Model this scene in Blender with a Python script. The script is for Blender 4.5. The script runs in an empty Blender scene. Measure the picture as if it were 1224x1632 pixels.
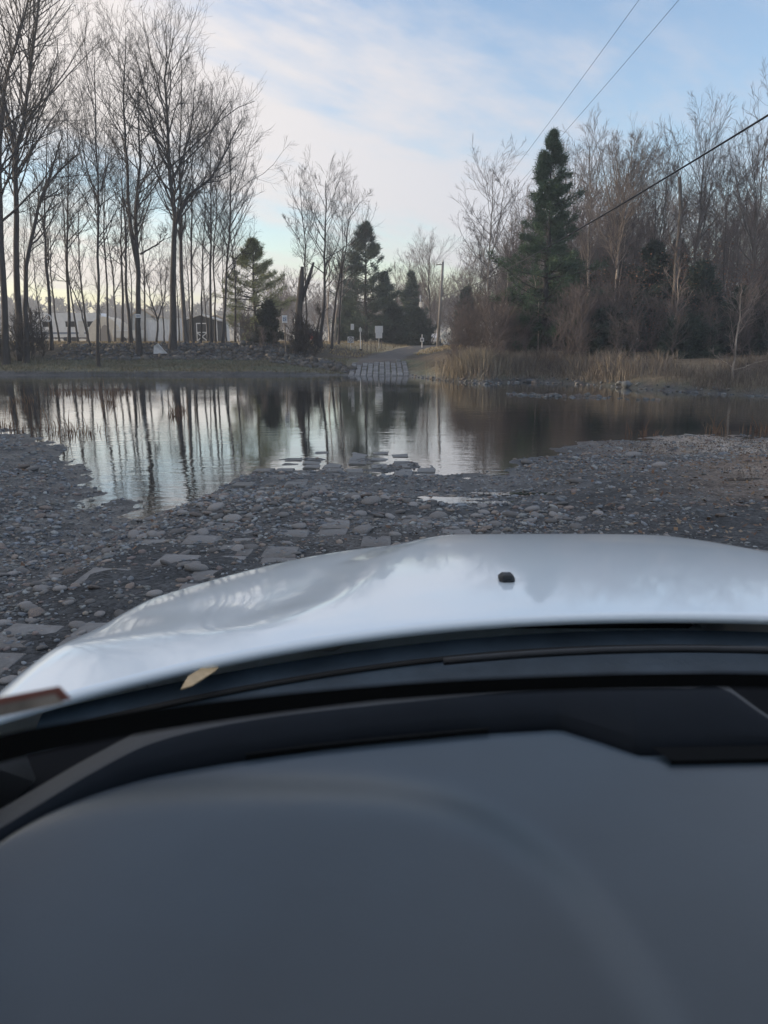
import bpy, math, random
import numpy as np
from mathutils import Vector

scene = bpy.context.scene
C = scene.collection
R = math.radians

# ------------------------------------------------------------------ camera
CAM_Z = 2.10
PITCH = R(12.62)
cam_d = bpy.data.cameras.new('camera')
cam_d.sensor_fit = 'HORIZONTAL'
cam_d.sensor_width = 36.0
cam_d.lens = 36.0
cam_d.clip_start = 0.02
cam_d.clip_end = 3000
cam_d.dof.use_dof = True
cam_d.dof.focus_distance = 18.0
cam_d.dof.aperture_fstop = 14.0
cam = bpy.data.objects.new('camera', cam_d)
cam.location = (0, 0, CAM_Z)
cam.rotation_euler = (math.pi / 2 - PITCH, 0, 0)
C.objects.link(cam)
scene.camera = cam

# ------------------------------------------------------------------ sky, sun, exposure
SUN_EL, SUN_AZ = R(6.0), R(-80)          # azimuth from +Y towards +X: the sun stands low on the left
world = bpy.data.worlds.new('World')
scene.world = world
world.use_nodes = True
wn, wl = world.node_tree.nodes, world.node_tree.links
wn.clear()
def N(nodes, typ, **kw):
    n = nodes.new(typ)
    for k, v in kw.items():
        if k.startswith('i_'):
            n.inputs[k[2:].replace('_', ' ')].default_value = v
        else:
            setattr(n, k, v)
    return n
def math_node(nodes, links, op, a, b=None, clamp=False):
    n = nodes.new('ShaderNodeMath'); n.operation = op; n.use_clamp = clamp
    for i, s in enumerate((a, b)):
        if s is None: continue
        if hasattr(s, 'links') or hasattr(s, 'is_linked'): links.new(s, n.inputs[i])
        else: n.inputs[i].default_value = s
    return n.outputs[0]
sky = N(wn, 'ShaderNodeTexSky')
sky.sky_type = 'NISHITA'
sky.sun_disc = False
sky.sun_elevation = SUN_EL
sky.sun_rotation = SUN_AZ
sky.altitude = 50
sky.air_density = 1.0
sky.dust_density = 0.6
sky.ozone_density = 1.0
tc = N(wn, 'ShaderNodeTexCoord')
sep = N(wn, 'ShaderNodeSeparateXYZ'); wl.new(tc.outputs['Generated'], sep.inputs[0])
zc = math_node(wn, wl, 'ADD', math_node(wn, wl, 'MAXIMUM', sep.outputs[2], 0.0), 0.12)
qx = math_node(wn, wl, 'DIVIDE', sep.outputs[0], zc)
qy = math_node(wn, wl, 'DIVIDE', sep.outputs[1], zc)
# cloud streets: s runs across the streets, r along them
s_ = math_node(wn, wl, 'SUBTRACT', qy, math_node(wn, wl, 'MULTIPLY', qx, 1.2))
r_ = math_node(wn, wl, 'ADD', math_node(wn, wl, 'MULTIPLY', qy, 1.2), qx)
cmb = N(wn, 'ShaderNodeCombineXYZ')
wl.new(math_node(wn, wl, 'MULTIPLY', s_, 1.0), cmb.inputs[0])
wl.new(math_node(wn, wl, 'MULTIPLY', r_, 0.45), cmb.inputs[1])
n1 = N(wn, 'ShaderNodeTexNoise'); n1.inputs['Scale'].default_value = 1.1; n1.inputs['Detail'].default_value = 7
n1.inputs['Roughness'].default_value = 0.62; n1.inputs['Distortion'].default_value = 0.5
wl.new(cmb.outputs[0], n1.inputs['Vector'])
n2 = N(wn, 'ShaderNodeTexNoise'); n2.inputs['Scale'].default_value = 4.5; n2.inputs['Detail'].default_value = 6
n2.inputs['Roughness'].default_value = 0.6
wl.new(cmb.outputs[0], n2.inputs['Vector'])
band = math_node(wn, wl, 'COSINE', math_node(wn, wl, 'MULTIPLY', math_node(wn, wl, 'SUBTRACT', s_, 3.2), 2 * math.pi / 3.4))
m = math_node(wn, wl, 'ADD', math_node(wn, wl, 'MULTIPLY', band, 0.22), n1.outputs['Fac'])
m = math_node(wn, wl, 'ADD', m, math_node(wn, wl, 'MULTIPLY', math_node(wn, wl, 'SUBTRACT', n2.outputs['Fac'], 0.5), 0.62))
mr = N(wn, 'ShaderNodeMapRange'); mr.interpolation_type = 'SMOOTHSTEP'
mr.inputs['From Min'].default_value = 0.15; mr.inputs['From Max'].default_value = 0.70
mr.inputs['To Max'].default_value = 0.92
wl.new(m, mr.inputs['Value'])
mix = N(wn, 'ShaderNodeMix'); mix.data_type = 'RGBA'
wl.new(mr.outputs[0], mix.inputs[0])
wb = N(wn, 'ShaderNodeMix'); wb.data_type = 'RGBA'; wb.blend_type = 'MULTIPLY'; wb.inputs[0].default_value = 1.0
wb.inputs[7].default_value = (.80, .83, 1.02, 1)      # the camera's cool white balance
wl.new(sky.outputs[0], wb.inputs[6]); wl.new(wb.outputs[2], mix.inputs[6])
# clouds are creamier towards the low sun, lavender-grey away from it
nrm = N(wn, 'ShaderNodeVectorMath', operation='DOT_PRODUCT')
wl.new(tc.outputs['Generated'], nrm.inputs[0]); nrm.inputs[1].default_value = (math.sin(SUN_AZ), math.cos(SUN_AZ), 0)
ms = N(wn, 'ShaderNodeMapRange'); ms.interpolation_type = 'SMOOTHSTEP'; ms.inputs['From Min'].default_value = -.35; ms.inputs['From Max'].default_value = .75
wl.new(nrm.outputs['Value'], ms.inputs['Value'])
cmx = N(wn, 'ShaderNodeMix'); cmx.data_type = 'RGBA'
cmx.inputs[6].default_value = (1.55, 1.63, 1.92, 1); cmx.inputs[7].default_value = (2.80, 2.45, 2.22, 1)
wl.new(ms.outputs[0], cmx.inputs[0]); wl.new(cmx.outputs[2], mix.inputs[7])
bg = N(wn, 'ShaderNodeBackground'); bg.inputs['Strength'].default_value = 0.10
wl.new(mix.outputs[2], bg.inputs['Color'])
wo = N(wn, 'ShaderNodeOutputWorld'); wl.new(bg.outputs[0], wo.inputs['Surface'])

sun_d = bpy.data.lights.new('sun', 'SUN')
sun_d.energy = 1.6
sun_d.angle = R(3)
sun_d.color = (1.0, 0.78, 0.56)
sun = bpy.data.objects.new('sun', sun_d)
to_sun = Vector((math.sin(SUN_AZ) * math.cos(SUN_EL), math.cos(SUN_AZ) * math.cos(SUN_EL), math.sin(SUN_EL)))
sun.rotation_euler = to_sun.to_track_quat('Z', 'Y').to_euler()
sun.location = (-60, 0, 40)
C.objects.link(sun)

scene.view_settings.view_transform = 'Standard'
scene.view_settings.look = 'None'
scene.view_settings.exposure = 2.12
scene.view_settings.gamma = 1.0
scene.view_settings.use_curve_mapping = False
scene.render.engine = 'CYCLES'
scene.cycles.use_denoising = True
scene.cycles.max_bounces = 6
scene.cycles.transparent_max_bounces = 12
scene.cycles.volume_bounces = 0
scene.cycles.caustics_reflective = False
scene.cycles.caustics_refractive = False
scene.cycles.sample_clamp_indirect = 4.0

# ------------------------------------------------------------------ helpers
CP, SP = math.cos(PITCH), math.sin(PITCH)
def ray(px, py):
    u, v = (px - 612) / 1224, (816 - py) / 1224
    return u, CP + v * SP, -SP + v * CP
def at(px, py, Y):
    u, dy, dz = ray(px, py); t = Y / dy
    return np.array((u * t, Y, CAM_Z + dz * t))
def onz(px, py, z):
    u, dy, dz = ray(px, py); t = (z - CAM_Z) / dz
    return np.array((u * t, dy * t, z))

def np_mesh(name, V, F, smooth=False, col=None):
    V = np.asarray(V, np.float32); F = np.asarray(F, np.int32)
    me = bpy.data.meshes.new(name)
    nf, k = F.shape
    me.vertices.add(len(V)); me.vertices.foreach_set('co', V.ravel())
    me.loops.add(nf * k); me.loops.foreach_set('vertex_index', F.ravel())
    me.polygons.add(nf); me.polygons.foreach_set('loop_start', np.arange(nf, dtype=np.int32) * k)
    if smooth: me.polygons.foreach_set('use_smooth', np.ones(nf, bool))
    if col is not None:
        a = me.color_attributes.new('tint', 'FLOAT_COLOR', 'POINT')
        c = np.ones((len(V), 4), np.float32); c[:, :3] = col
        a.data.foreach_set('color', c.ravel())
    me.update(calc_edges=True)
    return me

def link(name, me, mat=None, parent=None, loc=None, label=None, cat=None, group=None, kind=None, rz=0):
    o = bpy.data.objects.new(name, me); C.objects.link(o)
    if mat is not None and me is not None and len(me.materials) == 0: me.materials.append(mat)
    if parent is not None: o.parent = parent
    if loc is not None: o.location = [float(c) for c in loc]
    if rz: o.rotation_euler[2] = rz
    for k, v in (('label', label), ('category', cat), ('group', group), ('kind', kind)):
        if v: o[k] = v
    return o
def thing(name, loc, label, cat, group=None, rz=0):
    return link(name, None, loc=loc, label=label, cat=cat, group=group, rz=rz)

ORD = ['first', 'second', 'third', 'fourth', 'fifth', 'sixth', 'seventh', 'eighth', 'ninth', 'tenth', 'eleventh', 'twelfth', 'thirteenth', 'fourteenth', 'fifteenth', 'sixteenth', 'seventeenth', 'eighteenth', 'nineteenth', 'twentieth']
def order_labels(items, marks, pattern):
    """items: (object, picture x, distance); each goes to its nearest landmark and is numbered from front to back"""
    by = {}
    for o, px, Y in items: by.setdefault(min(marks, key=lambda q: abs(q[0] - px))[1], []).append((Y, o))
    for mk, v in by.items():
        for k, (Y, o) in enumerate(sorted(v, key=lambda q: q[0])): o['label'] = pattern % (mk, ORD[min(k, 19)])
class MB:
    """collects polygons for ONE mesh"""
    def __init__(s): s.v = []; s.f = []
    def add(s, vs, fs):
        n = len(s.v); s.v += [tuple(float(c) for c in p) for p in vs]; s.f += [tuple(i + n for i in f) for f in fs]
    def box(s, c, d, rz=0, bev=0.0):
        x, y, z = d[0] / 2, d[1] / 2, d[2] / 2
        b = min(bev, x * .9, y * .9, z * .9)
        if b <= 0:
            vs = [(i * x, j * y, k * z) for k in (-1, 1) for j in (-1, 1) for i in (-1, 1)]
            fs = [(0, 2, 3, 1), (4, 5, 7, 6), (0, 1, 5, 4), (2, 6, 7, 3), (0, 4, 6, 2), (1, 3, 7, 5)]
        else:
            vs = []; 
            for zz, ins in ((-z, b), (-z + b, 0), (z - b, 0), (z, b)):
                X, Y = x - ins, y - ins
                q = b if ins == 0 else b * .4
                vs += [(-X + q, -Y, zz), (X - q, -Y, zz), (X, -Y + q, zz), (X, Y - q, zz), (X - q, Y, zz), (-X + q, Y, zz), (-X, Y - q, zz), (-X, -Y + q, zz)]
            fs = [tuple(range(7, -1, -1)), tuple(range(24, 32))]
            for r in range(3):
                for i in range(8):
                    j = (i + 1) % 8; fs.append((r * 8 + i, r * 8 + j, r * 8 + 8 + j, r * 8 + 8 + i))
        cs, sn = math.cos(rz), math.sin(rz)
        s.add([(c[0] + a * cs - e * sn, c[1] + a * sn + e * cs, c[2] + g) for a, e, g in vs], fs)
        return s
    def prism(s, poly, y0, y1):
        """polygon in xz extruded along y"""
        n = len(poly)
        s.add([(a, y0, b) for a, b in poly] + [(a, y1, b) for a, b in poly],
              [tuple(range(n)), tuple(range(2 * n - 1, n - 1, -1))] + [(i, i + n, (i + 1) % n + n, (i + 1) % n) for i in range(n)])
        return s
    def tube(s, pts, rad, k=6, cap=True):
        P = [np.array(p, float) for p in pts]
        if not hasattr(rad, '__len__'): rad = [rad] * len(P)
        vs = []
        for i, p in enumerate(P):
            d = P[min(i + 1, len(P) - 1)] - P[max(i - 1, 0)]; d /= (np.linalg.norm(d) + 1e-9)
            a = np.array((0, 0, 1.)) if abs(d[2]) < .9 else np.array((1., 0, 0))
            e = np.cross(d, a); e /= np.linalg.norm(e); g = np.cross(d, e)
            for j in range(k):
                t = 2 * math.pi * j / k
                vs.append(p + rad[i] * (math.cos(t) * e + math.sin(t) * g))
        fs = [(i * k + j, i * k + (j + 1) % k, (i + 1) * k + (j + 1) % k, (i + 1) * k + j) for i in range(len(P) - 1) for j in range(k)]
        if cap: fs += [tuple(range(k - 1, -1, -1)), tuple(range((len(P) - 1) * k, len(P) * k))]
        s.add(vs, fs); return s
    def grid(s, G):
        n, m_ = len(G), len(G[0])
        s.add([p for r in G for p in r], [(i * m_ + j, i * m_ + j + 1, (i + 1) * m_ + j + 1, (i + 1) * m_ + j) for i in range(n - 1) for j in range(m_ - 1)])
        return s
    def mesh(s, name, smooth=False, fix=True):
        me = bpy.data.meshes.new(name); me.from_pydata(s.v, [], s.f)
        if smooth: me.polygons.foreach_set('use_smooth', [True] * len(me.polygons))
        me.update(); 
        if fix:
            import bmesh
            b = bmesh.new(); b.from_mesh(me); bmesh.ops.recalc_face_normals(b, faces=b.faces); b.to_mesh(me); b.free()
        return me
    def obj(s, name, mat, parent=None, smooth=False, fix=True, **kw):
        return link(name, s.mesh(name, smooth, fix), mat, parent, **kw)

# ------------------------------------------------------------------ materials
MATS = {}
def mat(name, col, rough=0.8, var=0.0, scale=8.0, bump=0.0, bscale=None, metal=0.0, spec=0.4, coat=0.0, tint=False, rnd=0.0, col2=None, detail=5, stretch=None):
    if name in MATS: return MATS[name]
    m = bpy.data.materials.new(name); m.use_nodes = True
    nd, ln = m.node_tree.nodes, m.node_tree.links
    b = nd['Principled BSDF']
    b.inputs['Roughness'].default_value = rough; b.inputs['Metallic'].default_value = metal
    b.inputs['Specular IOR Level'].default_value = spec
    b.inputs['Coat Weight'].default_value = coat; b.inputs['Coat Roughness'].default_value = 0.06
    tcn = nd.new('ShaderNodeTexCoord')
    vec = tcn.outputs['Object']
    if stretch:
        mp = nd.new('ShaderNodeMapping'); mp.inputs['Scale'].default_value = stretch; ln.new(vec, mp.inputs['Vector']); vec = mp.outputs[0]
    def noise(sc, dt=detail):
        n = nd.new('ShaderNodeTexNoise'); n.inputs['Scale'].default_value = sc; n.inputs['Detail'].default_value = dt
        n.inputs['Roughness'].default_value = 0.6; ln.new(vec, n.inputs['Vector']); return n
    if tint:
        at_ = nd.new('ShaderNodeAttribute'); at_.attribute_name = 'tint'; out = at_.outputs['Color']
    else:
        rgb = nd.new('ShaderNodeRGB'); rgb.outputs[0].default_value = (*col, 1); out = rgb.outputs[0]
    if col2 is not None:
        n = noise(scale * .6); mx = nd.new('ShaderNodeMix'); mx.data_type = 'RGBA'
        mr_ = nd.new('ShaderNodeMapRange'); mr_.inputs['From Min'].default_value = .38; mr_.inputs['From Max'].default_value = .62
        ln.new(n.outputs['Fac'], mr_.inputs['Value']); ln.new(mr_.outputs[0], mx.inputs[0]); ln.new(out, mx.inputs[6]); mx.inputs[7].default_value = (*col2, 1)
        out = mx.outputs[2]
    if var or rnd:
        hsv = nd.new('ShaderNodeHueSaturation'); ln.new(out, hsv.inputs['Color'])
        val = None
        if var:
            n = noise(scale); mr_ = nd.new('ShaderNodeMapRange')
            mr_.inputs['From Min'].default_value = .3; mr_.inputs['From Max'].default_value = .7
            mr_.inputs['To Min'].default_value = 1 - var; mr_.inputs['To Max'].default_value = 1 + var
            ln.new(n.outputs['Fac'], mr_.inputs['Value']); val = mr_.outputs[0]
        if rnd:
            oi = nd.new('ShaderNodeObjectInfo'); mr_ = nd.new('ShaderNodeMapRange')
            mr_.inputs['To Min'].default_value = 1 - rnd; mr_.inputs['To Max'].default_value = 1 + rnd
            ln.new(oi.outputs['Random'], mr_.inputs['Value'])
            if val is None: val = mr_.outputs[0]
            else:
                mm = nd.new('ShaderNodeMath'); mm.operation = 'MULTIPLY'; ln.new(val, mm.inputs[0]); ln.new(mr_.outputs[0], mm.inputs[1]); val = mm.outputs[0]
        ln.new(val, hsv.inputs['Value']); out = hsv.outputs[0]
    ln.new(out, b.inputs['Base Color'])
    if bump:
        n = noise(bscale or scale * 3, 6); bp = nd.new('ShaderNodeBump'); bp.inputs['Strength'].default_value = bump
        bp.inputs['Distance'].default_value = min(.02, .4 / (bscale or scale * 3))
        ln.new(n.outputs['Fac'], bp.inputs['Height']); ln.new(bp.outputs[0], b.inputs['Normal'])
    MATS[name] = m
    return m

# ------------------------------------------------------------------ terrain
NS = np.array([(-60, 24), (-20, 21), (-9.3, 18.6), (-8, 17.6), (-6, 14.6), (-4.8, 12.2), (-3.8, 10.2), (-3.2, 9.5), (-2.75, 9.4), (-2.4, 11.0), (-2.25, 12.1), (-2.0, 12.3),
               (.4, 12.1), (1.2, 11.7), (1.95, 12.8), (3.2, 15), (4.6, 16.2), (6.9, 17.3), (8.5, 17.2), (14, 17.5), (60, 18)])
FS = np.array([(-60, 46), (-30, 47.5), (-2.2, 47.6), (1.4, 46.6), (3, 41.8), (4.9, 38.2), (7.2, 40), (10, 37.5), (11.8, 33), (14.7, 29.5), (22, 27), (60, 25)])
def lattice(seed):
    g = np.random.default_rng(seed).random((256, 256)); 
    def f(x, y):
        x = np.asarray(x, float); y = np.asarray(y, float)
        i = np.floor(x).astype(int); j = np.floor(y).astype(int); a = x - i; b = y - j
        a = a * a * (3 - 2 * a); b = b * b * (3 - 2 * b)
        G = lambda p, q: g[p % 256, q % 256]
        return (G(i, j) * (1 - a) + G(i + 1, j) * a) * (1 - b) + (G(i, j + 1) * (1 - a) + G(i + 1, j + 1) * a) * b - .5
    return f
nz1, nz2, nz3 = lattice(1), lattice(2), lattice(3)
def fbm(x, y, f): return nz1(x * f, y * f) + .5 * nz2(x * f * 2.1 + 7, y * f * 2.1) + .25 * nz3(x * f * 4.3, y * f * 4.3 + 3)
def smooth(a, b, x):
    t = np.clip((np.asarray(x, float) - a) / (b - a), 0, 1); return t * t * (3 - 2 * t)
ROAD = np.array([(46.5, -.35), (55, -.3), (64, 1.2), (75, 3.4), (90, 6.2), (120, 10), (160, 14)])
PUD = [(.75, 9.1, .55, .17), (1.75, 9.75, .42, .12), (6.0, 8.8, .8, .3), (1.35, 9.15, .25, .08), (5.1, 8.5, .35, .1), (4.55, 9.5, .3, .07)]
def shore_n(x): return np.interp(x, NS[:, 0], NS[:, 1])
def shore_f(x): return np.interp(x, FS[:, 0], FS[:, 1])
def H(x, y):
    x = np.asarray(x, float); y = np.asarray(y, float)
    yn = shore_n(x) + .55 * fbm(x, y, .9) + .22 * fbm(x + 9, y, 3.1); yf = shore_f(x) + .5 * fbm(x, y, .35)
    # near bank
    s = yn - y
    near = np.where(s > 0, .60 * (1 - np.exp(-(np.clip(s, 0, 200) / 6.0) ** 1.5)), -.55 * (1 - np.exp(-(np.clip(-s, 0, 200) / 2.6) ** 1.35)))
    lump = smooth(2.6, 5, y) * (1 - smooth(30, 40, y))
    near = near + lump * (.055 * fbm(x, y, .7) + .035 * fbm(x + 3, y, 2.3)) * smooth(-1.6, .2, s)
    near = near + .07 * np.exp(-((x + .1) / 1.7) ** 2 - ((y - 8.6) / 1.1) ** 2) + .05 * np.exp(-((x + 2.2) / .8) ** 2 - ((y - 9.0) / .7) ** 2)
    matw = smooth(-2.6, -2.0, x) * (1 - smooth(.7, 1.5, x)) * smooth(10.5, 11.5, y) * (1 - smooth(13.6, 14.8, y))      # silt caught round the block mat
    near = near + matw * np.maximum(0, -.012 + .075 * fbm(x + 20, y, 2.4) - near)
    # far bank profiles
    d = y - yf; dp = np.clip(d, 0, 1e4)
    bed = -.55 * (1 - np.exp(np.clip(d, -200, 0) / 2.0))
    left = np.interp(dp, (0, .25, .7, 8.3, 11.6, 14, 30, 200, 420, 520), (0, .17, .24, .78, 1.72, 1.82, 1.85, 1.9, 3, 12))
    mid = np.interp(dp, (0, 7, 28, 45, 200, 420, 520), (0, .72, 1.42, 1.55, 1.9, 3, 12))
    right = np.interp(dp, (0, .3, 2, 10, 25, 200, 420, 520), (0, .15, .45, 1.1, 1.5, 1.9, 3, 12))
    rc = np.interp(y, ROAD[:, 0], ROAD[:, 1])
    wl_ = 1 - smooth(-7.5, -2.6, x - (rc + .35)); wr_ = smooth(2.0, 4.6, x - (rc + .35))
    far = left * wl_ + right * wr_ + mid * (1 - wl_ - wr_)
    far = far + .10 * fbm(x, y, .5) * smooth(.5, 4, d) * (1 - (1 - wl_) * (1 - wr_) * .9)
    zz = np.where(d > 0, far, bed)
    w = smooth(21, 25, y)
    z = near * (1 - w) + zz * w
    return z
def Hp(x, y):            # near puddles lie in shallow hollows
    z = H(x, y)
    for px_, py_, a, b in PUD:
        e = ((x - px_) / (a * 1.5)) ** 2 + ((y - py_) / (b * 2.2)) ** 2
        zc_ = float(H(px_, py_)) - .02
        z = z + (zc_ - z) * np.exp(-e ** 2)
    return z

def axis(parts):
    out = []
    for a, b, st in parts: out += list(np.arange(a, b, st))
    return np.array(out + [parts[-1][1]])
xs = axis([(-700, -100, 60), (-100, -40, 6), (-40, -12, .7), (-12, 10, .1), (10, 40, .7), (40, 100, 6), (100, 700, 60)])
ys = axis([(-60, 0, 5), (0, 2.4, .4), (2.4, 18.5, .1), (18.5, 46, .9), (46, 64, .22), (64, 100, .7), (100, 300, 8), (300, 1200, 40)])
X, Y = np.meshgrid(xs, ys)
Z = Hp(X, Y)
nx, ny = len(xs), len(ys)
idx = np.arange(nx * ny).reshape(ny, nx)
F = np.stack([idx[:-1, :-1], idx[:-1, 1:], idx[1:, 1:], idx[1:, :-1]], -1).reshape(-1, 4)
# base colours of what lies there: mud and shingle, turf, dry grass, leaf litter
def lerp(a, b, t): return a * (1 - t[..., None]) + np.array(b) * t[..., None]
col = np.broadcast_to(np.array((.052, .056, .060)), X.shape + (3,)).copy()
big = fbm(X, Y, .45)
col = lerp(col, (.078, .079, .080), smooth(-.2, .5, big))
litter = smooth(2.5, 6, X) * smooth(6, 9, Y) * (1 - smooth(22, 25, Y)) * smooth(-.35, .3, fbm(X + 40, Y, .8))
col = lerp(col, (.20, .15, .112), litter * .9)
pale = smooth(3.6, 6.5, X) * smooth(8.5, 11.5, Y) * (1 - smooth(17, 19, Y)) * smooth(-.3, .35, fbm(X, Y + 30, .6))
col = lerp(col, (.30, .27, .235), pale * .95)
dF = Y - shore_f(X)
turf = smooth(.3, 1.2, dF) * (Y > 24)
col = lerp(col, (.085, .095, .065), turf)
col = lerp(col, (.14, .125, .085), turf * smooth(-.2, .35, fbm(X, Y, .8)) * .7)
rough = smooth(7.5, 9.5, dF) * (1 - smooth(15, 19, dF)) * (Y > 24)
col = lerp(col, (.085, .07, .055), rough * .8)
dry = smooth(16, 22, dF) * (Y > 24)
col = lerp(col, (.42, .34, .21), dry * (.7 + .3 * smooth(-.3, .3, fbm(X, Y, .25))))
rb = smooth(.5, 2, dF) * smooth(2.2, 4, X - np.interp(Y, ROAD[:, 0], ROAD[:, 1])) * (Y > 24) * (1 - smooth(60, 90, Y))
col = lerp(col, (.16, .125, .085), rb * .8)
ground_mat = mat('ground_soil', (1, 1, 1), .93, .35, 3.2, .5, 45, tint=True, spec=.25)
ground = link('ground', np_mesh('ground', np.stack([X, Y, Z], -1).reshape(-1, 3), F, True, col.reshape(-1, 3)), ground_mat, kind='structure')

# wet mud along the water: lower roughness where the soil is soaked, plus grit relief
nd, ln = ground_mat.node_tree.nodes, ground_mat.node_tree.links
b = nd['Principled BSDF']
geo = nd.new('ShaderNodeNewGeometry'); sp_ = nd.new('ShaderNodeSeparateXYZ'); ln.new(geo.outputs['Position'], sp_.inputs[0])
nn = nd.new('ShaderNodeTexNoise'); nn.inputs['Scale'].default_value = 1.3; nn.inputs['Detail'].default_value = 6; ln.new(geo.outputs['Position'], nn.inputs['Vector'])
zz_ = math_node(nd, ln, 'ADD', sp_.outputs[2], math_node(nd, ln, 'MULTIPLY', math_node(nd, ln, 'SUBTRACT', nn.outputs['Fac'], .5), -.9))
wet = nd.new('ShaderNodeMapRange'); wet.inputs['From Min'].default_value = .02; wet.inputs['From Max'].default_value = .42
wet.inputs['To Min'].default_value = .42; wet.inputs['To Max'].default_value = .93
ln.new(zz_, wet.inputs['Value']); ln.new(wet.outputs[0], b.inputs['Roughness'])
vo = nd.new('ShaderNodeTexVoronoi'); vo.inputs['Scale'].default_value = 38; ln.new(geo.outputs['Position'], vo.inputs['Vector'])
vo2 = nd.new('ShaderNodeTexVoronoi'); vo2.inputs['Scale'].default_value = 90; ln.new(geo.outputs['Position'], vo2.inputs['Vector'])
hs = math_node(nd, ln, 'ADD', vo.outputs['Distance'], math_node(nd, ln, 'MULTIPLY', vo2.outputs['Distance'], .5))
old = b.inputs['Normal'].links[0].from_node
bp2 = nd.new('ShaderNodeBump'); bp2.invert = True; bp2.inputs['Strength'].default_value = .55; bp2.inputs['Distance'].default_value = .02
ln.new(hs, bp2.inputs['Height']); ln.new(old.outputs[0], bp2.inputs['Normal']); ln.new(bp2.outputs[0], b.inputs['Normal'])
# single grit grains differ in colour
oldc = b.inputs['Base Color'].links[0].from_socket
hv = nd.new('ShaderNodeHueSaturation'); vr = nd.new('ShaderNodeMapRange'); vr.inputs['To Min'].default_value = .55; vr.inputs['To Max'].default_value = 1.5
sc_ = nd.new('ShaderNodeSeparateColor'); ln.new(vo.outputs['Color'], sc_.inputs[0]); ln.new(sc_.outputs[0], vr.inputs['Value'])
ln.new(vr.outputs[0], hv.inputs['Value']); ln.new(oldc, hv.inputs['Color']); ln.new(hv.outputs[0], b.inputs['Base Color'])

# ------------------------------------------------------------------ water
def water_material(name, ripple):
    m = bpy.data.materials.new(name); m.use_nodes = True
    nd, ln = m.node_tree.nodes, m.node_tree.links
    b = nd['Principled BSDF']
    b.inputs['Base Color'].default_value = (.022, .024, .022, 1); b.inputs['Roughness'].default_value = .035
    b.inputs['IOR'].default_value = 1.33; b.inputs['Specular IOR Level'].default_value = 1.0; b.inputs['Coat Weight'].default_value = .8; b.inputs['Coat Roughness'].default_value = .03
    g = nd.new('ShaderNodeNewGeometry')
    def nz(scale, det, sx=1, sy=1, off=0):
        mp = nd.new('ShaderNodeMapping'); mp.inputs['Scale'].default_value = (sx, sy, 1); mp.inputs['Location'].default_value = (off, off, 0)
        ln.new(g.outputs['Position'], mp.inputs['Vector'])
        n = nd.new('ShaderNodeTexNoise'); n.inputs['Scale'].default_value = scale; n.inputs['Detail'].default_value = det
        ln.new(mp.outputs[0], n.inputs['Vector']); return n.outputs['Fac']
    a = nz(2.2, 3, .7, 1.6); c = nz(7.5, 2, .6, 1.5, 3); zone = nz(.16, 2, .6, 1.3, 11)
    k = nd.new('ShaderNodeMapRange'); k.inputs['From Min'].default_value = .42; k.inputs['From Max'].default_value = .66
    k.inputs['To Min'].default_value = .25; k.inputs['To Max'].default_value = 1.0
    ln.new(zone, k.inputs['Value'])
    h = math_node(nd, ln, 'ADD', a, math_node(nd, ln, 'MULTIPLY', c, .35))
    h = math_node(nd, ln, 'MULTIPLY', h, k.outputs[0])
    bp = nd.new('ShaderNodeBump'); bp.inputs['Strength'].default_value = 1.0; bp.inputs['Distance'].default_value = ripple
    ln.new(h, bp.inputs['Height']); ln.new(bp.outputs[0], b.inputs['Normal']); ln.new(bp.outputs[0], b.inputs['Coat Normal'])
    return m
water_mat = water_material('river_water', .0075)
wxs = axis([(-300, -20, 20), (-20, -12, 1), (-12, 10, .14), (10, 20, 1), (20, 300, 20)]); wys = axis([(7.5, 19, .14), (19, 60, 1)])
WX, WY = np.meshgrid(wxs, wys); wi = np.arange(WX.size).reshape(WX.shape)
WF = np.stack([wi[:-1, :-1], wi[:-1, 1:], wi[1:, 1:], wi[1:, :-1]], -1).reshape(-1, 4)
wd = np.clip(-H(WX, WY), 0, 1)                      # murky water: silt shows where it is shallow
wcol = lerp(np.broadcast_to(np.array((.060, .055, .046)), WX.shape + (3,)), (.016, .019, .018), smooth(.0, .22, wd))
water = link('water', np_mesh('water', np.stack([WX, WY, 0 * WX], -1).reshape(-1, 3), WF, True, wcol.reshape(-1, 3)), water_mat, kind='structure')
wa_ = water_mat.node_tree.nodes.new('ShaderNodeAttribute'); wa_.attribute_name = 'tint'
water_mat.node_tree.links.new(wa_.outputs['Color'], water_mat.node_tree.nodes['Principled BSDF'].inputs['Base Color'])
pud_mat = water_material('puddle_water', .002)
rg = np.random.default_rng(5)
for px_, py_, a, b_ in PUD:
    mb = MB(); n = 40; th = np.linspace(0, 2 * math.pi, n, endpoint=False)
    rr = 1 + .35 * np.sin(th * 2 + rg.random() * 6) + .22 * np.sin(th * 5 + rg.random() * 6) + .16 * np.sin(th * 9 + rg.random() * 6)
    z = float(Hp(px_, py_)) + .010
    mb.add([(px_ + a * r * math.cos(t), py_ + b_ * r * math.sin(t), z) for r, t in zip(rr, th)], [tuple(range(n))])
    mb.obj('puddle', pud_mat, fix=False, kind='structure')

# ------------------------------------------------------------------ road beyond the ramp
mb = MB(); G = []
for y in np.concatenate([np.arange(51.5, 70, .6), np.arange(70, 160, 3)]):
    c = float(np.interp(y, ROAD[:, 0], ROAD[:, 1])); w = 1.75 + .12 * math.sin(y * 1.7) + .08 * math.sin(y * 3.1)
    row = []
    for q in np.linspace(-1, 1, 9):
        x = c + q * w; row.append((x, y, float(H(x, y)) + .035 * (1 - q ** 4) - .01))
    G.append(row)
mb.grid(G)
road_mat = mat('road_gravel', (.088, .086, .085), .9, .3, 2.5, .5, 30)
mb.obj('road', road_mat, smooth=True, fix=False, kind='structure')

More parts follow.
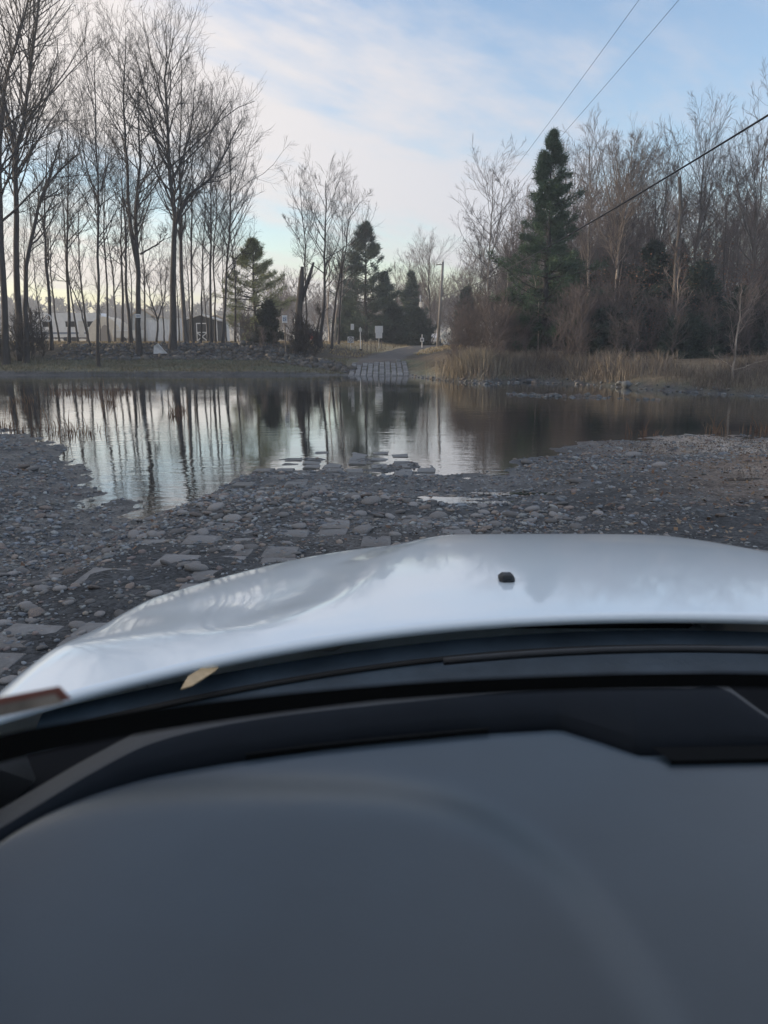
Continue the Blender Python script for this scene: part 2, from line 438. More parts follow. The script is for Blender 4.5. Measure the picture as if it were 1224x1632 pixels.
# ------------------------------------------------------------------ concrete block mat of the ford, one object for each block
conc = mat('wet_concrete', (.195, .20, .205), .75, .35, 5, .6, 30, rnd=.2, col2=(.105, .10, .095))
rnd = random.Random(3)
ford = link('ford_ramp', None, kind='structure')
def block_mesh(k):
    r = random.Random(k); mb = MB(); w, l, h = .155, .19, .13; jit = lambda s: r.uniform(-s, s)
    bot = [(-w, -l, -h), (w, -l, -h), (w, l, -h), (-w, l, -h)]
    sh = [(-w + jit(.01), -l + jit(.01), -.018), (w + jit(.01), -l + jit(.01), -.018), (w + jit(.01), l + jit(.01), -.018), (-w + jit(.01), l + jit(.01), -.018)]
    top = [(x * .91 + jit(.014), y * .92 + jit(.014), jit(.004)) for x, y, _ in sh]
    mids = [((top[i][0] + top[(i + 1) % 4][0]) / 2 * (1 + jit(.05)), (top[i][1] + top[(i + 1) % 4][1]) / 2 * (1 + jit(.05)), jit(.003)) for i in range(4)]
    vs = bot + sh + top + mids
    fs = [(0, 1, 5, 4), (1, 2, 6, 5), (2, 3, 7, 6), (3, 0, 4, 7)]
    for i in range(4):
        j = (i + 1) % 4; fs.append((4 + i, 4 + j, 8 + j, 12 + i, 8 + i))
    fs.append((8, 12, 9, 13, 10, 14, 11, 15))
    mb.add(vs, fs); return mb.mesh('concrete_block')
BM = [block_mesh(k) for k in range(6)]
wetc = mat('soaked_concrete', (.105, .112, .118), .42, .4, 5, .6, 30, rnd=.25, col2=(.07, .07, .068))
BMW = []
for m0 in BM:
    m0 = m0.copy(); m0.materials.append(wetc); BMW.append(m0)
frost = mat('frosted_concrete', (.25, .26, .275), .85, .35, 4, .5, 30, rnd=.25)
BMF = []
for m0 in BM:
    m0 = m0.copy(); m0.transform(__import__('mathutils').Matrix.Diagonal((.93, 1.02, 1.0, 1))); m0.materials.append(frost); BMF.append(m0)
def put_block(x, y, z, tilt=.03):
    o = link('concrete_block', (BM if y < 9 else BMW if y < 30 else BMF)[rnd.randrange(6)], conc, ford, (x, y, z))
    wob = .025 if y < 9 else .06
    o.rotation_euler = (rnd.uniform(-tilt, tilt), rnd.uniform(-tilt, tilt), rnd.gauss(0, wob))
    s = rnd.uniform(.9, 1.04); o.scale = (s, rnd.uniform(.88, 1.04), 1)
n_blocks = 0
for k in range(10):                                  # beyond the river: rises out of the water
    x = -1.98 + k * .37
    for j in range(17):
        y = 46.75 + j * .415
        if j > 12 and rnd.random() < (j - 12) * .22: continue
        if j > 9 and k < 2 and rnd.random() < .6: continue
        put_block(x + rnd.uniform(-.012, .012), y, max(float(H(x, y)) + .10, .05 + .012 * j), .02)
for k in range(8):                                   # on this side: the last rows stand in the water
    x = -2.0 + k * .385
    for j in range(27):
        y = 3.6 + j * .42
        z = float(H(x, y)); ws = 13.9 - y
        if y > 11.4:
            if rnd.random() < .2 or (k > 6 and y > 13.0) or (k < 1 and rnd.random() < .4): continue
            put_block(x + rnd.uniform(-.03, .03), y + rnd.uniform(-.02, .02), max(.006 + .008 * ws + rnd.uniform(-.02, .014), z + rnd.uniform(-.02, .010)), .035)
        elif y > 9.9:
            if rnd.random() < .62: continue
            put_block(x + rnd.uniform(-.03, .03), y, z + rnd.uniform(-.03, .025), .05)
        elif y > 7.4: continue
        else:
            if k > 4 and y < 5.6: continue
            if rnd.random() < .18: continue
            put_block(x + rnd.uniform(-.02, .02), y, z + rnd.uniform(-.018, .010), .022)

# ------------------------------------------------------------------ stones
def ico(sub):
    import bmesh
    b = bmesh.new(); bmesh.ops.create_icosphere(b, subdivisions=sub, radius=1); b.verts.ensure_lookup_table()
    V = np.array([v.co[:] for v in b.verts]); F = np.array([[v.index for v in f.verts] for f in b.faces]); b.free(); return V, F
ICO = {1: ico(1), 2: ico(2)}
STONE_COL = np.array((1.06, 1.19, 1.30)) * np.array([(.17, .165, .16), (.12, .12, .122), (.21, .20, .185), (.19, .155, .125), (.15, .14, .125), (.23, .175, .14), (.10, .10, .105), (.18, .18, .185), (.25, .24, .225), (.16, .12, .105)])
def stone_field(name, px_, py_, pz, size, seed, sub=1, flat=.5, mat_=None, angular=.12, cols=STONE_COL, yaw_only=False, **kw):
    r = np.random.default_rng(seed); V0, F0 = ICO[sub]; n = len(px_); nv = len(V0)
    V = np.repeat(V0[None], n, 0) * (1 + angular * r.standard_normal((n, nv, 1)))
    sc = np.stack([size * r.uniform(.75, 1.35, n), size * r.uniform(.6, 1.0, n), size * flat * r.uniform(.6, 1.2, n)], -1)
    V = V * sc[:, None, :]
    a = r.uniform(0, 2 * math.pi, n); t = r.normal(0, .22, n)
    ct, st = np.cos(t)[:, None], np.sin(t)[:, None]
    x, y, z = V[..., 0] * ct - V[..., 2] * st, V[..., 1], V[..., 0] * st + V[..., 2] * ct
    ca, sa = np.cos(a)[:, None], np.sin(a)[:, None]
    W = np.stack([x * ca - y * sa + px_[:, None], x * sa + y * ca + py_[:, None], z + pz[:, None]], -1).reshape(-1, 3)
    FF = (F0[None] + (np.arange(n) * nv)[:, None, None]).reshape(-1, 3)
    cc = cols[r.integers(0, len(cols), n)] * r.uniform(.7, 1.25, (n, 1))
    return link(name, np_mesh(name, W, FF, True, np.repeat(cc, nv, 0)), mat_, **kw)
stone_mat = mat('river_stone', (1, 1, 1), .72, .22, 30, .25, 90, tint=True, spec=.35)
r = np.random.default_rng(12)
# (x range, y range, count, size median, spread)
sets = [(-5.5, 3.0, 3.0, 7.6, 19000, .0115, .45), (-9.5, 4.0, 7.0, 13, 13000, .0175, .45), (-10, 10, 11, 18.6, 11000, .022, .45), (3, 10, 7, 13, 4500, .016, .4),
        (-5.5, 1.0, 3.2, 7.5, 1700, .027, .42), (-8, 3.0, 6.5, 10.5, 1500, .026, .42), (-2.2, 2.2, 7.3, 9.9, 700, .034, .40), (-9.5, -3.4, 9, 18, 1200, .030, .42), (-7, -1.3, 3.6, 9.5, 2800, .022, .45)]
SX, SY, SS = [], [], []
for x0, x1, y0, y1, n, md, sg in sets:
    x = r.uniform(x0, x1, n); y = r.uniform(y0, y1, n); s = md * np.exp(sg * r.standard_normal(n))
    SX.append(x); SY.append(y); SS.append(np.clip(s, .006, .16))
SX, SY, SS = map(np.concatenate, (SX, SY, SS))
hz = Hp(SX, SY)
keep = (hz > -.05 + .5 * SS * 0) & (np.abs(SX) < .56 * SY + .5) & (fbm(SX, SY, 1.1) + r.uniform(-.5, .5, len(SX)) > -.42)
keep &= (hz > .015) | (r.random(len(SX)) < .22) & (hz > -.03)
for px_, py_, a, b_ in PUD: keep &= ((SX - px_) / a) ** 2 + ((SY - py_) / b_) ** 2 > 1.1
on_mat = (SX > -2.1) & (SX < 1.0) & (SY < 7.3)
keep &= ~(on_mat & (r.random(len(SX)) < .62)) 
keep &= ~((SX > 2.0) & (SY < 10.2) & (r.random(len(SX)) < .55))
SX, SY, SS, hz = SX[keep], SY[keep], SS[keep], hz[keep]
app = SS / np.hypot(SX, SY)
hidden = (SX > -.55) & (SY < 3.2 + 0 * SX) | (SX > -.2) & (SY < 4.6) | (SX > .2) & (SY < 6.2)
order = np.argsort(-np.where(hidden, 0, app))
topi, rest = order[:300], order[300:]
stone_one = mat('cobble', (.17, .18, .188), .7, .25, 14, .3, 60, rnd=.45, col2=(.17, .155, .145))
stone_two = mat('cobble_brown', (.22, .175, .145), .72, .25, 14, .3, 60, rnd=.4, col2=(.12, .115, .115))
SM = []
for k in range(10):
    rr = np.random.default_rng(100 + k); V0, F0 = ICO[2]
    d = 1 + .10 * np.sin(V0 @ rr.normal(0, 1.6, 3) + rr.random() * 6) + .06 * np.sin(V0 @ rr.normal(0, 3, 3)) + .012 * rr.standard_normal(len(V0))
    me = np_mesh('stone', V0 * d[:, None] * np.array((1, rr.uniform(.62, .95), rr.uniform(.26, .48))), F0, True)
    me.materials.append(stone_two if k in (3, 7) else stone_one); SM.append(me)
for i in topi:
    s = float(SS[i]); o = link('stone', SM[rnd.randrange(10)], None, ground, (SX[i], SY[i], hz[i] + s * .13))
    o.scale = (s * 1.12, s * 1.12, s * 1.12); o.rotation_euler = (rnd.gauss(0, .2), rnd.gauss(0, .2), rnd.uniform(0, 6.28))
gravel = stone_field('gravel', SX[rest], SY[rest], hz[rest] + SS[rest] * .12, SS[rest], 8, 1, .48, stone_mat, kind='stuff', label='grey river gravel and pebbles covering the near bank', cat='gravel')

# fallen leaves on the bank
n = 15000
lx = r.uniform(-9, 11, n); ly = r.uniform(6, 18, n); lh = Hp(lx, ly)
pk = (lh > .02) & ((r.random(n) < .10) | (lx > 2.2) & (fbm(lx + 40, ly, .8) + r.uniform(-.4, .4, n) > -.1)) & (np.abs(lx) < .56 * ly + .5)
lx, ly, lh = lx[pk], ly[pk], lh[pk]; n = len(lx)
a = r.uniform(0, 6.28, n); s = r.uniform(.014, .036, n)
D1 = np.stack([np.cos(a), np.sin(a), r.normal(0, .35, n)], -1) * s[:, None]; D2 = np.stack([-np.sin(a), np.cos(a), r.normal(0, .35, n)], -1) * (s * .6)[:, None]
P = np.stack([lx, ly, lh + .018], -1)
V = np.stack([P - D1, P - D2, P + D1 + (0, 0, .006), P + D2], 1).reshape(-1, 3)
lc = np.array([(.14, .085, .055), (.18, .12, .075), (.11, .07, .05), (.21, .165, .12)])[r.integers(0, 4, n)]
leaf_mat = mat('dead_leaf', (1, 1, 1), .8, .2, 20, tint=True)
link('leaves', np_mesh('leaves', V, np.arange(4 * n).reshape(-1, 4), False, np.repeat(lc, 4, 0)), leaf_mat, kind='stuff', label='brown fallen leaves scattered over the near bank', cat='leaves')

# rubble bank beyond the river: 300 stones as parts, the small ones between them joined
riprap = thing('rubble_bank', (-12, 57, 1.0), 'bank of grey rubble stones under the bare trees across the river', 'rubble bank')
rip_mat = mat('rubble_stone', (.115, .112, .105), .85, .3, 4, .5, 20, rnd=.45, col2=(.075, .07, .063))
rr = np.random.default_rng(77)
RM = []
for k in range(8):
    V0, F0 = ICO[1]; d = 1 + .22 * rr.standard_normal(len(V0)).clip(-1.2, 1.2)
    RM.append(np_mesh('stone', V0 * d[:, None] * np.array((1, rr.uniform(.6, .9), rr.uniform(.45, .75))), F0, False)); RM[-1].materials.append(rip_mat)
cnt = 0
while cnt < 300:
    x = rr.uniform(-23, -1.9); y = rr.uniform(55.2, 59.8)
    if x > -8: y = rr.uniform(48.2 + (-1.9 - x) * .9, 59 - max(0, x + 6) * 2.2)
    if x < -17 and rr.random() < .55: continue
    s = float(np.clip(.21 * math.exp(.35 * rr.standard_normal()), .1, .45))
    o = link('stone', RM[rr.integers(0, 8)], None, riprap, (x + 12, y - 57, float(H(x, y)) + s * .2 - 1.0))
    o.scale = (s, s, s); o.rotation_euler = (rr.normal(0, .4), rr.normal(0, .4), rr.uniform(0, 6.28)); cnt += 1
n = 4200; x = rr.uniform(-24, -1.8, n); y = rr.uniform(55, 60, n)
mm = (x > -8); y[mm] = 48.0 + (-1.8 - x[mm]) * .9 + rr.random(mm.sum()) * np.maximum(1, 11 - np.maximum(0, x[mm] + 6) * 2.2 - (-1.8 - x[mm]) * .9)
kp = (x > -17) | (rr.random(n) < .4); x, y = x[kp], y[kp]
s = .11 * np.exp(.35 * rr.standard_normal(len(x)))
o = stone_field('small_rubble', x + 12, y - 57, H(x, y) + s * .15 - 1.0, s, 9, 1, .6, mat('rubble_small', (1, 1, 1), .85, .25, 6, tint=True), .2, cols=STONE_COL * .5, kind='stuff', parent=riprap)
# pale tilted slab lying on the rubble
mb = MB(); p = at(254, 556, 56.6)
mb.add([(-.45, 0, -.35), (.5, .12, -.33), (.22, .1, -.05), (-.12, .05, .38), (-.42, .1, .2), (-.45, .12, -.35), (.5, .26, -.33), (.22, .3, -.05), (-.12, .3, .38), (-.42, .28, .2)],
       [(0, 1, 2, 3, 4), (9, 8, 7, 6, 5), (0, 5, 6, 1), (1, 6, 7, 2), (2, 7, 8, 3), (3, 8, 9, 4), (4, 9, 5, 0)])
mb.obj('stone_slab', mat('pale_slab', (.55, .56, .57), .7, .15, 6, .2, 30), loc=p, label='pale pointed slab propped on the rubble bank', cat='slab')
# shingle and stones lying in the shallow water on the far right of the pool
n = 700; x = rr.uniform(3.2, 9.6, n); y = np.interp(x, (3, 6, 7.5, 9.5), (31, 29.5, 29, 28)) + rr.normal(0, .4, n)
x = 7.0 + (x - 6) * .8
kp = rr.random(n) < np.interp(x, (4, 6.2, 7.5, 10), (.04, .5, .2, .05)); x, y = x[kp], y[kp]; s = .075 * np.exp(.4 * rr.standard_normal(len(x)))
stone_field('shingle_bar', x, y, np.full(len(x), -.02) + s * .0 + .04 * np.exp(-((x - 6.4) / .6) ** 2), s, 19, 1, .6, mat('bar_stone', (1, 1, 1), .8, .25, 6, tint=True), cols=STONE_COL * .55, kind='stuff', label='low line of stones breaking the dark water before the dry grass', cat='shingle')
# loose stones along the water's edge at the far right bank
n = 300; x = rr.uniform(1.6, 18, n); y = shore_f(x) + rr.normal(.1, .35, n); s = .07 * np.exp(.4 * rr.standard_normal(n))
stone_field('bank_stones', x, y, np.maximum(H(x, y), 0) + s * .1, s, 29, 1, .6, MATS['bar_stone'], cols=STONE_COL * .7, kind='stuff', label='grey stones along the waterline under the tall dry grass', cat='stones')

# ------------------------------------------------------------------ trees
def norm(v): return v / (np.linalg.norm(v, axis=-1, keepdims=True) + 1e-9)
def frames(D):
    A = np.where(np.abs(D[..., 2:3]) < .9, np.array((0, 0, 1.)), np.array((1., 0, 0)))
    E = norm(np.cross(D, A)); return E, np.cross(D, E)
def seg_mesh(Ps, Rs, k):
    """Ps (n+1,m,3) paths, Rs (n+1,m): connected tubes"""
    n1, m_, _ = Ps.shape
    D = np.empty_like(Ps); D[1:-1] = Ps[2:] - Ps[:-2]; D[0] = Ps[1] - Ps[0]; D[-1] = Ps[-1] - Ps[-2]
    D = norm(D); E, G = frames(norm(Ps[-1] - Ps[0]))
    t = np.arange(k) * 2 * math.pi / k
    E = np.broadcast_to(E, Ps.shape); G = np.broadcast_to(G, Ps.shape)
    V = Ps[:, :, None] + Rs[:, :, None, None] * (np.cos(t)[None, None, :, None] * E[:, :, None] + np.sin(t)[None, None, :, None] * G[:, :, None])
    ids = np.arange(n1 * m_ * k).reshape(n1, m_, k); nxt = np.roll(ids, -1, 2)
    Fq = np.stack([ids[:-1], nxt[:-1], nxt[1:], ids[1:]], -1).reshape(-1, 4)
    return V.reshape(-1, 3), Fq
def run(rg, P0, D0, L, R0, n, wig, trop, tip=.35):
    pts = [P0]; dirs = [D0]; p, d = P0, D0
    for j in range(n):
        d = norm(d + wig * rg.standard_normal(d.shape) + np.array((0, 0, trop)))
        p = p + d * (L / n)[:, None]; pts.append(p); dirs.append(d)
    Ps = np.stack(pts); Rs = R0[None] * np.linspace(1, tip, n + 1)[:, None]
    return Ps, Rs, np.stack(dirs)
def kids(rg, Ps, Rs, Ds, L, k, t0, t1, ang, ratio, rr, lfun=None):
    n1, m_, _ = Ps.shape
    t = (np.arange(k)[:, None] + rg.random((k, m_))) / k * (t1 - t0) + t0
    f = t * (n1 - 1); i = np.minimum(f.astype(int), n1 - 2); a = (f - i)[..., None]; c = np.broadcast_to(np.arange(m_), t.shape)
    P = Ps[i, c] * (1 - a) + Ps[i + 1, c] * a; D = Ds[np.minimum(i + 1, n1 - 1), c]
    Rr = (Rs[i, c] * (1 - a[..., 0]) + Rs[i + 1, c] * a[..., 0])
    E, G = frames(D); az = rg.random(t.shape) * 2 * math.pi; an = np.radians(ang) * rg.uniform(.65, 1.3, t.shape)
    d = norm(np.cos(an)[..., None] * D + np.sin(an)[..., None] * (np.cos(az)[..., None] * E + np.sin(az)[..., None] * G))
    l = L[None] * ratio * rg.uniform(.6, 1.2, t.shape)
    l = l * (lfun(t) if lfun else (1.1 - .6 * t))
    return P.reshape(-1, 3), d.reshape(-1, 3), l.ravel(), np.minimum(Rr * rr, l * .017 + .007).ravel()
def join(parts):
    Vs, Fs, o = [], [], 0
    for V, F in parts: Vs.append(V); Fs.append(F + o); o += len(V)
    return np.concatenate(Vs), np.concatenate(Fs)
def resample(poly, n, rg, wob):
    P = np.array(poly, float); d = np.r_[0, np.cumsum(np.linalg.norm(np.diff(P, axis=0), axis=1))]
    s = np.linspace(0, d[-1], n + 1); Q = np.stack([np.interp(s, d, P[:, i]) for i in range(3)], -1)
    w = np.cumsum(rg.standard_normal(Q.shape), 0); w -= np.linspace(0, 1, n + 1)[:, None] * w[-1]; w[:, 2] *= .2
    return Q + w * wob, d[-1]
def bare(seed, leaders, dens=1.5, t0=.35, l1=.28, ang=42, rmin=.0055, twig=7, sub=6, trop=.10, full=True, minlen=None):
    """leaders: list of (polyline, r0, r1, t0 or None). Returns trunk and crown arrays."""
    rg = np.random.default_rng(seed); trunk = []; crown = []
    for li, (poly, r0, r1, tt) in enumerate(leaders):
        Q, L = resample(poly, 16, rg, .035)
        Rr = np.linspace(r0 * .74, r1 * .8, 17)
        if li == 0: Rr[0] *= 1.35; Rr[1] *= 1.06
        Ps = Q[:, None]; Rs = Rr[:, None]; Ds = norm(np.gradient(Q, axis=0))[:, None]
        trunk.append(seg_mesh(Ps, Rs, 7))
        k = max(5, int(L * dens)); tq = t0 if tt is None else tt
        LL = np.array([L])
        lf = lambda t: (.55 + .9 * np.sin(np.pi * np.clip((t - tq) / (1.02 - tq), 0, 1) ** .75) ** .8) * .8
        P, D, l, rr_ = kids(rg, Ps, Rs, Ds, LL, k, tq, 1.0, ang, l1, .5, lf)
        A, B, Dd = run(rg, P, D, l, rr_, 6, .11, trop, .3); crown.append(seg_mesh(A, np.maximum(B, rmin), 4))
        P, D, l2, r2 = kids(rg, A, B, Dd, l, sub, .15, 1.0, 38, .5, .6)
        A, B, Dd = run(rg, P, D, l2, r2, 4, .13, trop * .8, .4); crown.append(seg_mesh(A, np.maximum(B, rmin), 3))
        if full:
            P, D, l3, r3 = kids(rg, A, B, Dd, l2, twig, .1, 1.0, 34, .62, .7)
            A, B, Dd = run(rg, P, D, np.maximum(l3, .25), r3, 2, .14, .08, .6); crown.append(seg_mesh(A, np.maximum(B * .8, rmin), 3))
    return join(trunk), join(crown)
bark_dark = mat('bark_dark', (.050, .046, .044), .9, .3, 6, .6, 24, stretch=(1, 1, .25))
bark_grey = mat('bark_grey', (.105, .097, .090), .9, .3, 6, .6, 24, stretch=(1, 1, .25))
bark_pale = mat('bark_pale', (.40, .35, .30), .85, .35, 4, .4, 20, stretch=(1, 1, .35), col2=(.24, .205, .175))
twig_dark = mat('twig_dark', (.052, .046, .043), .9, .2, 2)
twig_red = mat('twig_red', (.112, .094, .090), .9, .25, 1.5)
twig_pale = mat('twig_pale', (.24, .20, .175), .9, .25, 1.5)
def bare_tree(name, seed, leaders, label, bm=bark_dark, tm=twig_dark, cat='tree', group=None, **kw):
    base = np.array(leaders[0][0][0], float)
    L = [([np.array(p, float) - base for p in poly], a, b, t) for poly, a, b, t in leaders]
    (tv, tf), (cv, cf) = bare(seed, L, **kw)
    o = thing(name, base, label, cat, group)
    link('trunk', np_mesh('trunk', tv, tf, True), bm, o)
    link('crown', np_mesh('crown', cv, cf, True), tm, o)
    return o
def copy_tree(o, loc, rz, s, label, group=None):
    c = o.copy(); C.objects.link(c); c.location = [float(v) for v in loc]; c.rotation_euler[2] = rz; c.scale = s; c['label'] = label
    if group: c['group'] = group
    for ch in o.children:
        d = ch.copy(); C.objects.link(d); d.parent = c
    return c
def base_at(px, Y, py=548):
    u, dy, dz = ray(px, py); x = u * Y / dy; return np.array((x, Y, float(H(x, Y)) - .08))
def pl(Y, *pts, dY=0.0, base=True):
    """polyline through picture points at distance Y; the first stands on the ground"""
    out = []
    for i, (px, py) in enumerate(pts):
        if i == 0 and base: out.append(base_at(px, Y, py))
        else: out.append(at(px, py, Y + dY * i))
    return out

# -- bare trees on the far bank, from the one at the frame's edge to the pine
bare_tree('bare_tree', 11, [(pl(54, (28, 528), (24, 400), (25, 250), (40, 190), (46, 120), (60, 20), (66, -60)), .34, .05, .42), (pl(54, (25, 260), (14, 200), (-4, 120), (-14, 20), dY=.4, base=False), .19, .03, .2), (pl(54, (42, 195), (70, 150), (92, 100), dY=-.4, base=False), .12, .02, .2)],
          'thick double-crowned bare tree rising out of the frame behind the brush pile', dens=1.9, sub=7, twig=5)
bare_tree('bare_tree', 12, [(pl(53, (36, 528), (40, 430), (58, 350), (72, 300), (98, 268), (124, 246)), .27, .07, .4), (pl(53, (70, 305), (84, 262), (100, 215), dY=.3, base=False), .14, .04, .3)],
          'leaning bare tree with a broken forked top bending over the slim trunks', dens=1.3, l1=.22)
bare_tree('bare_tree', 13, [(pl(52, (4, 530), (2, 400), (-4, 250), (8, 120), (36, 40), (60, -60)), .32, .05, .35)], 'thick dark bare trunk cut by the edge of the frame', dens=1.8)
bare_tree('bare_tree', 14, [(pl(50.5, (155, 556), (158, 420), (160, 300), (154, 200), (151, 92)), .15, .025, .4), (pl(50.5, (160, 305), (172, 262), (186, 240), dY=.3, base=False), .08, .02, .2), (pl(50.5, (159, 330), (140, 270), (126, 190), dY=.3, base=False), .07, .015, .2)],
          'slender bare tree standing on the turf ledge in front of the others', dens=1.9)
bare_tree('bare_tree', 15, [(pl(57, (222, 548), (221, 440), (217, 345), (224, 260), (221, 150)), .30, .04, .4), (pl(57, (222, 440), (208, 380), (203, 260), (198, 160), (201, 58), dY=-.2, base=False), .20, .03, .4), (pl(57, (222, 405), (252, 388), (268, 372), dY=.3, base=False), .09, .03, .4)],
          'tall twin-stemmed bare tree carrying a small pale notice plate', dens=1.6)
bare_tree('bare_tree', 16, [(pl(58, (275, 548), (276, 420), (281, 350), (272, 270), (268, 190), (262, 110), (272, 84), (277, 60)), .37, .04, .4), (pl(58, (279, 360), (302, 312), (340, 282), (362, 240), (385, 190), dY=.3, base=False), .19, .03, .2), (pl(58, (272, 275), (252, 240), (232, 150), (214, 80), dY=-.3, base=False), .15, .02, .2), (pl(58, (276, 285), (300, 220), (312, 120), dY=.3, base=False), .14, .02, .2)],
          'stoutest bare tree with spreading limbs and a crooked broken tip', dens=1.7, sub=7)
bare_tree('bare_tree', 17, [(pl(60, (296, 549), (290, 400), (286, 260), (290, 132)), .26, .03, .35)], 'straight grey trunk close beside the stoutest bare tree', bm=bark_grey, dens=1.7)
bare_tree('bare_tree', 18, [(pl(61, (309, 545), (304, 430), (306, 300), (300, 180)), .14, .02, .35)], 'slim bare tree curving out beside the straight grey trunk', dens=1.6)
bare_tree('bare_tree', 19, [(pl(60, (337, 548), (334, 420), (336, 300), (336, 185)), .15, .02, .35)], 'slim straight bare tree before the dark shed with the white door', dens=1.9)
bare_tree('bare_tree', 20, [(pl(60, (355, 548), (362, 400), (366, 290), (366, 190)), .16, .02, .3), (pl(60, (364, 370), (385, 330), (405, 280), dY=.2, base=False), .07, .015, .1)], 'bare tree with airy drooping twigs next to the pale pine', dens=2.0, l1=.32)
bare_tree('bare_tree', 21, [(pl(61, (319, 546), (322, 440), (326, 330), (322, 250)), .10, .02, .35)], 'thin bare sapling just beside the dark shed', dens=1.6)
bare_tree('bare_tree', 22, [(pl(62, (345, 548), (342, 430), (348, 330), (345, 240)), .11, .02, .35)], 'thin bare stem between two taller ones at the white shed', dens=1.6)
bare_tree('bare_tree', 23, [(pl(64, (250, 544), (251, 510), (240, 470), (232, 430)), .13, .03, .3), (pl(64, (251, 512), (262, 480), (266, 420), dY=.2, base=False), .09, .02, .2)], 'small forked bare tree in front of the grey and white sheds', dens=2.2)
bare_tree('bare_tree', 24, [(pl(64, (193, 540), (196, 480), (194, 400), (196, 250)), .16, .02, .4)], 'bare tree with a stump-like dark foot beside the pale tent', dens=1.6)
bare_tree('bare_tree', 25, [(pl(64, (174, 538), (170, 470), (166, 380), (170, 230)), .13, .02, .4)], 'thin bare tree right before the pale arched tent', dens=1.6)
bare_tree('bare_tree', 26, [(pl(58, (82, 532), (76, 440), (72, 340), (76, 200)), .19, .02, .35)], 'bare tree from which the white ring hangs', dens=1.8)
bare_tree('bare_tree', 27, [(pl(60, (108, 534), (110, 420), (112, 290), (108, 170)), .17, .02, .35)], 'bare tree in front of the middle of the white trailer', dens=1.8)
bare_tree('bare_tree', 28, [(pl(59, (144, 536), (128, 490), (112, 455), (84, 432), (70, 425)), .10, .02, .3)], 'low bare stem arching sideways across the white trailer', dens=1.5)
bare_tree('bare_tree', 29, [(pl(61, (208, 541), (204, 470), (200, 380), (190, 250)), .19, .02, .4)], 'bare trunk tucked close behind the tree with the notice plate', dens=1.5)
G_BACK = 'thin bare trees behind the front row across the river'
rgp = random.Random(8)
back0 = [bare_tree('bare_tree', 40 + k, [([(0, 0, 0), (rgp.uniform(-.4, .4), 0, 6), (rgp.uniform(-.6, .6), 0, 11 + k)], .12, .015, .3)], 'thin bare tree standing back among the trunks across the river', dens=1.9, group=G_BACK, twig=4) for k in range(3)]
backs = [(55, 66), (96, 70), (125, 68), (140, 74), (183, 72), (231, 70), (263, 74), (286, 72), (330, 70), (362, 76), (14, 70), (70, 78), (160, 78), (304, 78), (212, 80), (375, 66)]
items = []
for i, (px, Yb) in enumerate(backs):
    p = base_at(px, Yb)
    if i < 3: back0[i].location = p; items.append((back0[i], px, Yb))
    else: s = rgp.uniform(.75, 1.3); items.append((copy_tree(back0[i % 3], p, rgp.uniform(0, 6), (s, s, s), 'thin bare tree standing back among the trunks across the river', G_BACK), px, Yb))
order_labels(items, [(30, 'thick double-crowned tree'), (80, 'hanging white ring'), (125, 'white camper trailer'), (176, 'arched tent'), (220, 'notice plate'), (275, 'stoutest bare tree'), (326, 'black shed'), (370, 'pale airy pine')], 'thin background bare tree by the %s, %s counting back')

# -- bare trees at the road, middle of the picture
bare_tree('bare_tree', 61, [(pl(60, (512, 560), (514, 470), (517, 380), (519, 288)), .20, .02, .35), (pl(60, (505, 562), (500, 545), (512, 500), dY=.1, base=False), .08, .08, .9)], 'dark bare tree with upright crown where the rubble bank ends', dens=2.0)
bare_tree('bare_tree', 62, [(pl(62, (529, 556), (536, 470), (552, 400), (556, 350), (574, 322)), .15, .02, .35)], 'bare tree leaning towards the tall dark evergreen by the road', dens=2.0)
bare_tree('bare_tree', 63, [(pl(63, (487, 552), (486, 470), (484, 380), (478, 290)), .12, .02, .35), (pl(63, (485, 400), (472, 372), (456, 352), dY=.1, base=False), .05, .015, .1)], 'airy bare tree rising behind the broken snag', dens=2.0)
bare_tree('bare_tree', 64, [(pl(68, (540, 548), (544, 470), (548, 400), (545, 340)), .11, .02, .35)], 'thin bare tree standing among the sunlit pale trunks', dens=1.7)
sn = thing('tree_snag', base_at(478, 58, 556), 'broken jagged dark snag wrapped in vines beside the leaning stub', 'tree snag')
b0 = np.array(sn.location)
mb = MB(); mb.tube([np.array(q) - b0 for q in [base_at(478, 58, 556), at(476, 500, 58), at(480, 450, 58), at(482, 425, 58)]], [.30, .26, .22, .12], 9); mb.obj('trunk', bark_dark, sn, True)
mb = MB(); mb.tube([np.array(q) - b0 for q in [at(480, 480, 58), at(492, 445, 58), at(500, 418, 58)]], [.17, .14, .08], 7); mb.obj('limb', bark_dark, sn, True)
for i, (px, py, tx, ty) in enumerate([(526, 548, 524, 470), (533, 549, 540, 480), (540, 548, 546, 470)]):
    bare_tree('pale_tree', 70 + i, [(pl(72, (px, py), ((px + tx) / 2 - 1, (py + ty) / 2), (tx, ty), (tx + 2, ty - 70)), .14, .03, .5)],
              ['first of three slim sunlit trunks behind the leaning bare tree', 'middle of three slim sunlit trunks behind the leaning bare tree', 'last of three slim sunlit trunks, nearest the evergreen'][i], bm=bark_pale, tm=twig_pale, dens=1.2, sub=4, twig=3)
bare_tree('bare_tree', 81, [(pl(105, (685, 545), (684, 480), (683, 440), (686, 396)), .22, .02, .3)], 'round-crowned bare tree behind the utility pole', tm=twig_red, dens=3.0, l1=.36, ang=36, sub=8)
bare_tree('bare_tree', 82, [(pl(110, (652, 545), (653, 470), (652, 412)), .2, .02, .3)], 'bare tree peeping over the evergreens beside the road', tm=twig_red, dens=2.6, l1=.3, sub=7)
bare_tree('bare_tree', 83, [(pl(112, (632, 545), (633, 480), (630, 430)), .18, .02, .3)], 'bare tree just clearing the tall evergreen at the road', tm=twig_red, dens=2.6, l1=.3, sub=7)
